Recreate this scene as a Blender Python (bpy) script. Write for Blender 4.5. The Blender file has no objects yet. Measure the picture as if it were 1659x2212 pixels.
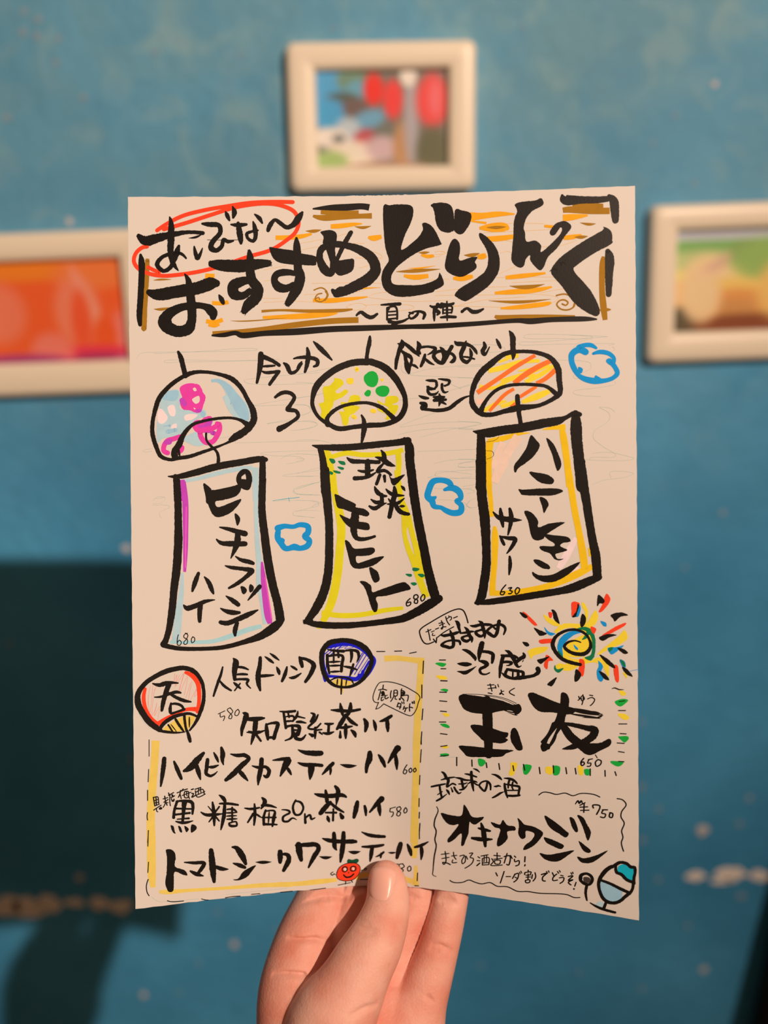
import bpy, bmesh, math, random
import numpy as np
from mathutils import Vector, Matrix
from mathutils.geometry import tessellate_polygon

# ------------------------------------------------------------------ camera
FPX, W, H = 2000.0, 1659, 2212
PITCH, ROLL = math.radians(14), math.radians(1.0)
CAM = np.array([0, 0, 1.5])
FW = np.array([0, math.cos(PITCH), -math.sin(PITCH)])
_r = np.array([1.0, 0, 0]); _u = np.cross(_r, FW)
RT = _r*math.cos(ROLL)-_u*math.sin(ROLL); UP = _u*math.cos(ROLL)+_r*math.sin(ROLL)
scene = bpy.context.scene
cd = bpy.data.cameras.new('camera'); cam = bpy.data.objects.new('camera', cd)
scene.collection.objects.link(cam); scene.camera = cam
cam.matrix_world = Matrix(((RT[0], UP[0], -FW[0], CAM[0]), (RT[1], UP[1], -FW[1], CAM[1]), (RT[2], UP[2], -FW[2], CAM[2]), (0, 0, 0, 1)))
cd.sensor_fit = 'VERTICAL'; cd.sensor_height = 36; cd.lens = FPX/H*36
cd.clip_start = .01; cd.clip_end = 50
cd.dof.use_dof = True; cd.dof.focus_distance = .394; cd.dof.aperture_fstop = 3.9

# ------------------------------------------------------------------ light of the room
scene.view_settings.view_transform = 'Standard'; scene.view_settings.look = 'None'
scene.view_settings.exposure = 0.0; scene.view_settings.gamma = 1.0
scene.view_settings.use_curve_mapping = False
world = bpy.data.worlds.new('room_air'); scene.world = world; world.use_nodes = True
world.node_tree.nodes['Background'].inputs[0].default_value = (.20, .105, .052, 1)
world.node_tree.nodes['Background'].inputs[1].default_value = .95
LAMP = (.9634, -1.1841, 2.4696)
ld = bpy.data.lights.new('ceiling_spot_light', 'SPOT'); ld.energy = 230; ld.color = (1, .72, .53); ld.shadow_soft_size = .025
ld.spot_size = math.radians(80); ld.spot_blend = 1.0
lo = bpy.data.objects.new('ceiling_spot_light', ld); lo.location = LAMP; scene.collection.objects.link(lo)
AIM = (-.72, .95, 1.64)
lo.rotation_euler = (Vector(AIM)-Vector(LAMP)).to_track_quat('-Z', 'Y').to_euler()

D_WALL = .95
PAPER_PX = (232, 200, 170)      # what bare paper looks like under this lamp

def ray(x, y):
    return (x-W/2)/FPX*RT-(y-H/2)/FPX*UP+FW
def Q(x, y, d):
    return CAM+ray(x, y)*d
def on_wall(x, y, off=0.0):
    r = ray(x, y); return CAM+r*((D_WALL-off)/r[1])
def lin(c):
    return np.array([(v/255/12.92 if v/255 <= .04045 else ((v/255+.055)/1.055)**2.4) for v in c])
def albedo(c, k=1.0):
    """pigment whose picture under the warm lamp is c, measured against the white sheet"""
    a = lin(c)/lin(PAPER_PX)*.80*k
    if a.max() > .9: a = a*(.9/a.max())**.45
    return tuple(np.clip(a, 0.004, .93))+(1,)

# ------------------------------------------------------------------ helpers
def mat(name, col, rough=.6, spec=.3, bump=None, var=None):
    m = bpy.data.materials.new(name); m.use_nodes = True; nt = m.node_tree; b = nt.nodes['Principled BSDF']
    b.inputs['Base Color'].default_value = col; b.inputs['Roughness'].default_value = rough
    b.inputs['Specular IOR Level'].default_value = spec
    co = nt.nodes.new('ShaderNodeTexCoord')
    if var:
        n = nt.nodes.new('ShaderNodeTexNoise'); n.inputs['Scale'].default_value = var[0]; n.inputs['Detail'].default_value = 4
        nt.links.new(co.outputs['Object'], n.inputs['Vector'])
        mx = nt.nodes.new('ShaderNodeMix'); mx.data_type = 'RGBA'
        mx.inputs[6].default_value = tuple(c*(1-var[1]) for c in col[:3])+(1,); mx.inputs[7].default_value = tuple(min(1, c*(1+var[1])) for c in col[:3])+(1,)
        nt.links.new(n.outputs['Fac'], mx.inputs[0]); nt.links.new(mx.outputs[2], b.inputs['Base Color'])
    if bump:
        n = nt.nodes.new('ShaderNodeTexNoise'); n.inputs['Scale'].default_value = bump[0]; n.inputs['Detail'].default_value = 6
        nt.links.new(co.outputs['Object'], n.inputs['Vector'])
        bp = nt.nodes.new('ShaderNodeBump'); bp.inputs['Strength'].default_value = bump[1]; bp.inputs['Distance'].default_value = bump[2]
        nt.links.new(n.outputs['Fac'], bp.inputs['Height']); nt.links.new(bp.outputs['Normal'], b.inputs['Normal'])
    return m
def link(name, verts, faces, mats, parent=None, smooth=False, midx=None):
    me = bpy.data.meshes.new(name); me.from_pydata([tuple(map(float, v)) for v in verts], [], [tuple(map(int, f)) for f in faces]); me.update()
    for m in (mats if isinstance(mats, (list, tuple)) else [mats]): me.materials.append(m)
    if midx is not None: me.polygons.foreach_set('material_index', midx)
    if smooth: me.polygons.foreach_set('use_smooth', [True]*len(me.polygons))
    o = bpy.data.objects.new(name, me); scene.collection.objects.link(o)
    if parent: attach(o, parent)
    return o
def attach(o, parent):
    o.parent = parent
    o.matrix_parent_inverse = parent.matrix_basis.inverted()
def empty(name, loc, label, cat, group=None, M=None):
    o = bpy.data.objects.new(name, None); scene.collection.objects.link(o); o.empty_display_size = .02
    if M is not None: o.matrix_world = M
    else: o.location = loc
    o['label'] = label; o['category'] = cat
    if group: o['group'] = group
    return o
def bev_box(name, size, loc, m, parent=None, bevel=.002, seg=2, M=None):
    bm = bmesh.new(); bmesh.ops.create_cube(bm, size=1)
    for v in bm.verts: v.co = Vector((v.co.x*size[0], v.co.y*size[1], v.co.z*size[2]))+Vector(loc)
    if bevel: bmesh.ops.bevel(bm, geom=bm.edges[:], offset=bevel, segments=seg, affect='EDGES', profile=.5)
    if M is not None: bm.transform(M)
    me = bpy.data.meshes.new(name); bm.to_mesh(me); bm.free(); me.materials.append(m)
    o = bpy.data.objects.new(name, me); scene.collection.objects.link(o)
    if parent: attach(o, parent)
    return o
rnd = random.Random(11)

# ------------------------------------------------------------------ the room: painted wall, floor, ceiling
def wall_material():
    m = bpy.data.materials.new('blue_painted_plaster'); m.use_nodes = True; nt = m.node_tree; b = nt.nodes['Principled BSDF']
    L = nt.links.new; co = nt.nodes.new('ShaderNodeTexCoord')
    def noise(s, d=4, dist=0.0, off=(0, 0, 0)):
        mp = nt.nodes.new('ShaderNodeMapping'); mp.inputs['Location'].default_value = off
        L(co.outputs['Object'], mp.inputs['Vector'])
        n = nt.nodes.new('ShaderNodeTexNoise'); n.inputs['Scale'].default_value = s; n.inputs['Detail'].default_value = d; n.inputs['Distortion'].default_value = dist
        L(mp.outputs[0], n.inputs['Vector']); return n.outputs['Fac']
    def ramp(f, a, c):
        r = nt.nodes.new('ShaderNodeMapRange'); r.inputs[1].default_value = a; r.inputs[2].default_value = c; L(f, r.inputs[0]); return r.outputs[0]
    def mix(f, A, B):
        x = nt.nodes.new('ShaderNodeMix'); x.data_type = 'RGBA'; L(f, x.inputs[0])
        for i, v in ((6, A), (7, B)):
            if isinstance(v, tuple): x.inputs[i].default_value = v
            else: L(v, x.inputs[i])
        return x.outputs[2]
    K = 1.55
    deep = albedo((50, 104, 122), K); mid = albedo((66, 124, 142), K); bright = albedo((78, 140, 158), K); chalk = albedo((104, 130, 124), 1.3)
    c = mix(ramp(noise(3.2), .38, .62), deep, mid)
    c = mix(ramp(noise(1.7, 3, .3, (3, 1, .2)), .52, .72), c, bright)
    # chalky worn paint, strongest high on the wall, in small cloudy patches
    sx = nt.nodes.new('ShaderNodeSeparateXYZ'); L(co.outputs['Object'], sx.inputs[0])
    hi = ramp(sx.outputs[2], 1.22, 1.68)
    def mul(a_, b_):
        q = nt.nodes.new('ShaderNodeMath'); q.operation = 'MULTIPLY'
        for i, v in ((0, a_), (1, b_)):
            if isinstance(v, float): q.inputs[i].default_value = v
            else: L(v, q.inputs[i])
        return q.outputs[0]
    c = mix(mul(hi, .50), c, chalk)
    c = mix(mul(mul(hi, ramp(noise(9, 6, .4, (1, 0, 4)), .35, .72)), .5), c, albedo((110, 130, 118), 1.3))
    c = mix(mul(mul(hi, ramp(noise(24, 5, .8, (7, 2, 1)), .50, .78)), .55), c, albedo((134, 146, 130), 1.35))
    c = mix(mul(ramp(noise(16, 5, .5, (2, 5, 3)), .45, .80), .45), c, deep)
    L(c, b.inputs['Base Color']); b.inputs['Roughness'].default_value = .62; b.inputs['Specular IOR Level'].default_value = .25
    bp = nt.nodes.new('ShaderNodeBump'); bp.inputs['Strength'].default_value = .5; bp.inputs['Distance'].default_value = .004
    L(noise(70, 6), bp.inputs['Height']); L(bp.outputs['Normal'], b.inputs['Normal'])
    return m
WM = wall_material()
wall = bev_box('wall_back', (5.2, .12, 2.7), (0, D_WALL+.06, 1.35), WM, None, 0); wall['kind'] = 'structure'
fl = bev_box('floor', (5.2, 4.2, .06), (0, D_WALL+.12-2.1, -.03), mat('worn_floor_boards', (.16, .09, .05, 1), .6, var=(6, .3)), None, 0); fl['kind'] = 'structure'
ce = bev_box('ceiling', (5.2, 4.2, .06), (0, D_WALL+.12-2.1, 2.73), mat('ceiling_paint', (.5, .46, .4, 1), .8, var=(3, .1)), None, 0); ce['kind'] = 'structure'

# chips where the paint has come off: thin broken flakes of bare plaster standing a hair proud of the paint
plaster = mat('bare_plaster', albedo((178, 152, 132), 1.45), .9, .1, var=(40, .15))
plaster2 = mat('faint_plaster', albedo((118, 122, 118), 1.45), .9, .1, var=(40, .15))
plaster3 = mat('bright_plaster', albedo((226, 188, 160), 1.45), .9, .1, var=(40, .12))
def chip(px, py, r, m, sx=1.0, sy=1.0):
    c = on_wall(px, py); n = 11; vs = []; fs = []
    ph = rnd.random()*9
    rr = [r*(.75+.5*rnd.random()) for _ in range(n)]
    for k, (s, off) in enumerate(((1.0, .0), (.86, .0006))):
        for i in range(n):
            a = i/n*2*math.pi+ph
            vs.append((c[0]+rr[i]*s*sx*math.cos(a), D_WALL-off, c[2]+rr[i]*s*sy*math.sin(a)))
    for i in range(n): fs.append((i, (i+1) % n, n+(i+1) % n, n+i))
    fs.append(tuple(range(n, 2*n)))
    o = link('paint_chip', vs, fs, m, wall)
    return o
for (x, y, s, k) in [(150, 478, 3.6, 1), (1545, 182, 3.2, 1), (19, 1390, 3.4, 2), (173, 1896, 4.6, 1), (506, 2040, 4.6, 1), (310, 2150, 4.4, 1), (387, 2145, 2.6, 2),
                     (430, 2080, 2.6, 2), (470, 1970, 2.8, 2), (598, 2010, 2.6, 2), (273, 1185, 4.6, 1), (1423, 1748, 3.6, 2), (1516, 1795, 7.0, 1), (1597, 1780, 3.6, 2), (1619, 1724, 3.6, 2),
                     (1423, 1900, 3.2, 2), (1602, 1936, 4.6, 2), (1485, 2000, 3.4, 2), (1521, 2095, 4.4, 1), (1386, 2135, 3.4, 2), (1479, 1226, 2.8, 2),
                     (1562, 1108, 3.4, 2), (1386, 1560, 3.4, 2), (1386, 1700, 4.0, 2), (1388, 1815, 3.6, 2), (1500, 395, 2.6, 2), (1040, 2085, 2.6, 2), (1250, 2100, 2.4, 2), (285, 1640, 4.0, 2), (282, 1760, 3.0, 2), (1410, 310, 2.4, 2), (720, 60, 2.2, 2),
                     (52, 25, 3.6, 2), (83, 42, 3.6, 2), (50, 70, 3.8, 2), (80, 78, 4.0, 2), (127, 82, 3.2, 2), (121, 135, 3.2, 2), (335, 115, 2.8, 2), (15, 253, 3.6, 2), (180, 210, 3.0, 2), (520, 120, 2.6, 2), (1460, 250, 2.6, 2), (1130, 60, 2.4, 2)]:
    chip(x, y, s/1000, plaster if k == 1 else plaster2)
for (x, y, s, sx, sy) in [(1580, 1888, 8, 2.3, 1.3), (1502, 1893, 8, 1.5, .85), (1640, 1893, 8, 1.8, .9), (1700, 1893, 8, 1.8, .8), (1560, 1903, 6, 2.4, .8)]:
    chip(x, y, s/1000, plaster3, sx, sy)
for (x, y, s, sx, sy) in [(15, 1958, 8, 2.2, 1.6), (62, 1962, 9, 2.4, 1.5), (105, 1952, 8, 2.0, 1.6), (160, 1950, 6, 2.4, .9), (215, 1952, 7, 1.8, 1.2), (262, 1958, 8, 1.6, 1.3), (-40, 1955, 8, 2.2, 1.3)]:
    chip(x, y, s/1000, plaster3, sx, sy)

# ceiling lamp that lights the scene (out of view, above and behind the photographer)
lamp = empty('ceiling_lamp', (LAMP[0], LAMP[1], 2.70), 'small warm ceiling lamp above and behind the camera', 'lamp')
bm = bmesh.new(); bmesh.ops.create_cone(bm, cap_ends=True, segments=24, radius1=.06, radius2=.06, depth=.02)
me = bpy.data.meshes.new('canopy'); bm.to_mesh(me); bm.free(); me.materials.append(mat('lamp_metal', (.1, .1, .1, 1), .4))
o = bpy.data.objects.new('canopy', me); o.location = (LAMP[0], LAMP[1], 2.69); scene.collection.objects.link(o); attach(o, lamp)
bm = bmesh.new(); bmesh.ops.create_cone(bm, cap_ends=True, segments=12, radius1=.004, radius2=.004, depth=.15)
me = bpy.data.meshes.new('cord'); bm.to_mesh(me); bm.free(); me.materials.append(bpy.data.materials['lamp_metal'])
o = bpy.data.objects.new('cord', me); o.location = (LAMP[0], LAMP[1], 2.605); scene.collection.objects.link(o); attach(o, lamp)

bm = bmesh.new(); bmesh.ops.create_cone(bm, cap_ends=False, segments=24, radius1=.07, radius2=.012, depth=.05)
me = bpy.data.meshes.new('lamp_shade'); bm.to_mesh(me); bm.free(); me.materials.append(bpy.data.materials['lamp_metal'])
o = bpy.data.objects.new('lamp_shade', me); o.location = (LAMP[0], LAMP[1], 2.515); scene.collection.objects.link(o); attach(o, lamp)

# ------------------------------------------------------------------ picture frames on the wall
frame_mat = mat('cream_lacquer', albedo((238, 190, 150), 1.4), .35, .4, bump=(300, .05, .0005))
back_mat = mat('frame_backing', (.2, .14, .1, 1), .8)
def fit(cs):
    P = [on_wall(*c) for c in cs]; c = sum(P)/4
    ex = (P[1]-P[0])+(P[2]-P[3]); ez = (P[0]-P[3])+(P[1]-P[2])
    a = math.atan2(ex[2], ex[0]); w = np.linalg.norm(ex)/2; h = np.linalg.norm(ez)/2
    return c, w, h, a
def rrect(w, h, r, n=6):
    o = []
    for cx, cz, a0 in ((w/2-r, h/2-r, 0), (-w/2+r, h/2-r, 90), (-w/2+r, -h/2+r, 180), (w/2-r, -h/2+r, 270)):
        for i in range(n+1):
            a = math.radians(a0+90*i/n); o.append((cx+r*math.cos(a), cz+r*math.sin(a)))
    return o
def picture_frame(label, outer, inner, paint):
    c, w, h, a = fit(outer); c2, w2, h2, a2 = fit(inner)
    T = .016
    M = Matrix.Translation((c[0], D_WALL-.001, c[2])) @ Matrix.Rotation(-a, 4, 'Y')
    root = empty('picture_frame', None, label, 'picture frame', 'cream picture frames on the blue wall', M)
    loc = M.inverted() @ Vector((c2[0], D_WALL, c2[2])); ox, oz = loc.x, loc.z
    # cross-section rings from the wall outwards, over the front and down into the rebate
    prof = [(w, h, .006, 0), (w, h, .008, -T*.6), (w-.004, h-.004, .008, -T*.9), (w-.012, h-.012, .007, -T), (w2+.010, h2+.010, .003, -T*.95), (w2+.003, h2+.003, .002, -T*.85), (w2, h2, .0015, -T*.45)]
    vs = []; fs = []; N = 28
    for k, (ww, hh, r, y) in enumerate(prof):
        f = 0 if k < 4 else 1
        for (x, z) in rrect(ww, hh, r): vs.append((x+ox*f, y, z+oz*f))
    for k in range(len(prof)-1):
        for i in range(N): fs.append((k*N+i, k*N+(i+1) % N, (k+1)*N+(i+1) % N, (k+1)*N+i))
    me_o = link('frame_moulding', vs, fs, frame_mat, None, True); me_o.matrix_world = M; attach(me_o, root)
    b = bev_box('backing', (w-.01, .004, h-.01), (0, -.003, 0), back_mat, None, 0); b.matrix_world = M; attach(b, root)
    # the print: a flat sheet coloured point by point
    nx, nz = 72, 54; vs = []; fs = []; cols = []
    for j in range(nz+1):
        for i in range(nx+1):
            u, v = i/nx, j/nz; vs.append((ox+(u-.5)*(w2+.002), -T*.42, oz+(.5-v)*(h2+.002))); cols.append(paint(u, v))
    for j in range(nz):
        for i in range(nx):
            q = j*(nx+1)+i; fs.append((q, q+nx+1, q+nx+2, q+1))
    pm = bpy.data.materials.new('printed_photo'); pm.use_nodes = True; nt = pm.node_tree
    at = nt.nodes.new('ShaderNodeVertexColor'); at.layer_name = 'print'; nt.links.new(at.outputs[0], nt.nodes['Principled BSDF'].inputs['Base Color'])
    nt.nodes['Principled BSDF'].inputs['Roughness'].default_value = .45
    p = link('photo_print', vs, fs, pm); ca = p.data.color_attributes.new('print', 'FLOAT_COLOR', 'POINT')
    ca.data.foreach_set('color', np.array([albedo(q, 1.55) for q in cols]).ravel()); p.matrix_world = M; attach(p, root)
    # thin clear pane in front of the print
    return root
def blobs(base, L):
    def f(u, v):
        c = np.array(base(v) if callable(base) else base, float)
        for (x, y, rx, ry, col, *rot) in L:
            dx, dy = u-x, v-y
            if rot: t = math.radians(rot[0]); dx, dy = dx*math.cos(t)+dy*math.sin(t), -dx*math.sin(t)+dy*math.cos(t)
            d = (dx/rx)**2+(dy/ry)**2; k = 1/(1+math.exp(min(50, (d-1)*5))); c = c*(1-k)+np.array(col)*k
        return c
    return f
pic1 = blobs((95, 88, 72), [(.12, .2, .16, .28, (70, 135, 165)), (.28, .1, .12, .12, (95, 110, 80)), (.33, .2, .1, .1, (85, 130, 135)), (.2, .28, .12, .06, (70, 75, 60)), (.1, .45, .12, .16, (65, 140, 180)), (.3, .38, .1, .1, (95, 70, 60)),
    (.4, .5, .14, .09, (90, 130, 140), -30), (.24, .62, .1, .14, (165, 160, 150)), (.1, .68, .14, .1, (215, 185, 155)), (.17, .7, .05, .05, (90, 85, 75)), (.36, .68, .07, .09, (165, 60, 60), 40), (.27, .86, .2, .14, (222, 185, 150)), (.5, .8, .13, .13, (180, 140, 128)),
    (.1, .92, .14, .1, (140, 150, 80)), (.65, .8, .07, .28, (165, 110, 65)), (.44, .2, .075, .16, (215, 25, 15)), (.585, .3, .075, .2, (215, 40, 35)), (.72, .5, .055, .5, (150, 130, 120)), (.7, .07, .06, .1, (225, 200, 165)), (.88, .32, .12, .27, (215, 45, 40)), (.9, .3, .05, .18, (215, 80, 75)), (.88, .84, .12, .25, (80, 72, 42)), (.53, .98, .3, .04, (150, 105, 75))])
pic2 = blobs((246, 80, 30), [(.3, .1, .5, .1, (245, 110, 25)), (.8, .15, .3, .15, (248, 105, 45)), (.66, .5, .16, .34, (243, 110, 75)), (.75, .45, .05, .4, (243, 125, 90), -15), (.68, .6, .07, .3, (248, 75, 35)), (1, .8, .14, .3, (238, 105, 85)), (.84, .75, .08, .2, (248, 75, 25)), (.75, .9, .3, .06, (195, 40, 55)), (.78, .98, .26, .06, (140, 35, 65)), (1, 1, .12, .06, (160, 75, 95)), (.45, .9, .15, .2, (240, 105, 80)), (.2, .98, .4, .08, (140, 45, 80)), (.1, .5, .2, .3, (243, 105, 70))])
pic3 = blobs(lambda v: (172, 160, 145) if v < .1 else ((100, 135, 60) if v < .27 else ((200, 165, 85) if v < .5 else ((205, 150, 90) if v < .8 else (95, 55, 25)))),
    [(.0, .03, 1.2, .05, (150, 138, 132)), (.2, .3, .3, .1, (160, 155, 90)), (.25, .45, .18, .2, (215, 165, 110)), (.32, .33, .24, .05, (190, 140, 105), -40), (.5, .22, .1, .1, (105, 120, 55)), (.42, .58, .3, .1, (215, 160, 70)), (.45, .72, .3, .14, (190, 115, 50)), (.38, .78, .25, .08, (175, 110, 50)), (.07, .88, .13, .14, (68, 55, 32)), (.5, .92, .35, .09, (110, 45, 12)), (.2, .65, .14, .25, (215, 165, 110)), (.7, .3, .3, .2, (120, 140, 60)), (.8, .6, .2, .3, (205, 150, 70))])
picture_frame('cream picture frame above the menu, photo of red round lanterns inside', [(617, 97), (1027, 93), (1022, 412), (632, 420)], [(684, 158), (967, 155), (963, 357), (688, 366)], pic1)
picture_frame('cream picture frame at the left, orange and red photo, half hidden by the menu', [(-104, 511), (331, 494), (341, 842), (-94, 858)], [(-30, 570), (270, 558), (278, 775), (-22, 785)], pic2)
picture_frame('cream picture frame at the right, photo of green and golden food, cut by the edge', [(1400, 446), (1822, 430), (1812, 768), (1387, 783)], [(1456, 500), (1752, 490), (1744, 706), (1450, 717)], pic3)

# black board leaning on the wall, only its edge in view
A = on_wall(1676, 1990, .03); B = on_wall(1612, 2240, .03)
dz = (B-A)/np.linalg.norm(B-A); Pt = A-dz*0.10; s = (Pt[2]-0.012)/(-dz[2]); Pb = Pt+dz*s
vs = []
for (p, w_, yy) in ((Pt, .5, 0), (Pb, .5, 0)):
    for dx in (0, w_):
        for dy in (-.022, 0): vs.append((p[0]+dx, D_WALL-.012+dy-(.05 if p is Pb else 0), p[2]))
vs = np.array(vs)
bd = link('black_board', vs, [(0, 1, 3, 2), (4, 6, 7, 5), (0, 4, 5, 1), (2, 3, 7, 6), (0, 2, 6, 4), (1, 5, 7, 3)], mat('black_lacquer', (.006, .006, .006, 1), .6, .1))
bm = bmesh.new(); bm.from_mesh(bd.data); bmesh.ops.recalc_face_normals(bm, faces=bm.faces[:]); bmesh.ops.bevel(bm, geom=bm.edges[:], offset=.004, segments=2, affect='EDGES'); bm.to_mesh(bd.data); bm.free()
bd['label'] = 'black slanted board edge at the lower right, leaning on the blue wall'; bd['category'] = 'board'

# ------------------------------------------------------------------ the hand-held menu sheet
CORN = {'tl': ((276, 425), .389), 'tr': ((1372, 401), .379), 'bl': ((291, 1966), .390), 'br': ((1382, 1991), .379)}
PC = {k: Q(*v[0], v[1]) for k, v in CORN.items()}
def sheet(s, t):
    """point on the bent sheet; s across, t down (arrays)"""
    s = np.asarray(s, float)[..., None]; t = np.asarray(t, float)[..., None]
    P = (1-s)*(1-t)*PC['tl']+s*(1-t)*PC['tr']+(1-s)*t*PC['bl']+s*t*PC['br']
    u = np.where(s < .505, s/.505, (1-s)/.495); u = np.clip(u, -.02, 1.02)
    prof = 1-np.sqrt((1-u)**2+.006)**1.25+.006**.625
    amp = .005+.0265*np.clip(t, 0, 1.05)**1.7
    return P+FW*(amp*prof)
def project(P):
    q = P-CAM; z = q@FW
    return np.stack([(q@RT)/z*FPX+W/2, H/2-(q@UP)/z*FPX], -1)
def unproject(px):
    """picture point -> (s, t) on the sheet, by Newton steps"""
    px = np.asarray(px, float); s = (px[:, 0]-280)/1095; t = (px[:, 1]-415)/1560
    e = 1e-4
    for _ in range(7):
        p = project(sheet(s, t)); ds = (project(sheet(s+e, t))-p)/e; dt = (project(sheet(s, t+e))-p)/e
        r = px-p; det = ds[:, 0]*dt[:, 1]-ds[:, 1]*dt[:, 0]
        s = s+(r[:, 0]*dt[:, 1]-r[:, 1]*dt[:, 0])/det; t = t+(ds[:, 0]*r[:, 1]-ds[:, 1]*r[:, 0])/det
    return s, t
def sheet_normal(s, t):
    e = 1e-3; a = sheet(s+e, t)-sheet(s-e, t); b = sheet(s, t+e)-sheet(s, t-e)
    n = np.cross(a, b); n /= np.linalg.norm(n, axis=-1, keepdims=True)
    return n*np.where((n@FW)[..., None] > 0, -1, 1)
menu = empty('menu_sheet', tuple(sheet(.5, 1.0)), 'handwritten drinks menu on a bent white paper sheet held up by the hand', 'menu')
def paper_mat():
    m = bpy.data.materials.new('drawing_paper'); m.use_nodes = True; nt = m.node_tree; b = nt.nodes['Principled BSDF']; L = nt.links.new
    b.inputs['Base Color'].default_value = (.80, .80, .80, 1); b.inputs['Roughness'].default_value = .8; b.inputs['Specular IOR Level'].default_value = .2
    co = nt.nodes.new('ShaderNodeTexCoord'); n = nt.nodes.new('ShaderNodeTexNoise'); n.inputs['Scale'].default_value = 900; n.inputs['Detail'].default_value = 4
    L(co.outputs['Object'], n.inputs['Vector']); bp = nt.nodes.new('ShaderNodeBump'); bp.inputs['Strength'].default_value = .10; bp.inputs['Distance'].default_value = .0002
    L(n.outputs['Fac'], bp.inputs['Height']); L(bp.outputs['Normal'], b.inputs['Normal'])
    tr = nt.nodes.new('ShaderNodeBsdfTranslucent'); tr.inputs[0].default_value = (.8, .76, .7, 1)
    ms = nt.nodes.new('ShaderNodeMixShader'); ms.inputs[0].default_value = .12
    L(b.outputs[0], ms.inputs[1]); L(tr.outputs[0], ms.inputs[2]); L(ms.outputs[0], nt.nodes['Material Output'].inputs[0])
    return m
cols_ = np.unique(np.round(np.concatenate([np.linspace(0, 1, 61), np.linspace(.505-.055, .505+.055, 41)]), 5)); nx = len(cols_)-1; ny = 96
S, T = np.meshgrid(cols_, np.linspace(0, 1, ny+1))
# slightly ragged cut edges
S2 = S.copy(); T2 = T.copy(); rs = np.random.RandomState(4)
T2[-1, 1:-1] += (rs.rand(nx-1)-.5)*.0012; T2[0, 1:-1] += (rs.rand(nx-1)-.5)*.0009; S2[1:-1, 0] += (rs.rand(ny-1)-.5)*.0008; S2[1:-1, -1] += (rs.rand(ny-1)-.5)*.0011
F = sheet(S2.ravel(), T2.ravel()); Nn = sheet_normal(S.ravel(), T.ravel()); Bk = F-Nn*.00022
nv = len(F); vs = np.vstack([F, Bk]); fs = []
for j in range(ny):
    for i in range(nx):
        q = j*(nx+1)+i; fs.append((q, q+nx+1, q+nx+2, q+1)); fs.append((nv+q, nv+q+1, nv+q+nx+2, nv+q+nx+1))
rim = [i for i in range(nx+1)]+[j*(nx+1)+nx for j in range(1, ny+1)]+[ny*(nx+1)+i for i in range(nx-1, -1, -1)]+[j*(nx+1) for j in range(ny-1, 0, -1)]
base = len(vs); nr = len(rim); vs = np.vstack([vs, vs[rim], vs[[nv+r for r in rim]]])
for k in range(nr): k2 = (k+1) % nr; fs.append((base+k, base+k2, base+nr+k2, base+nr+k))
po = link('paper', vs, fs, paper_mat(), menu, True)

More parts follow.
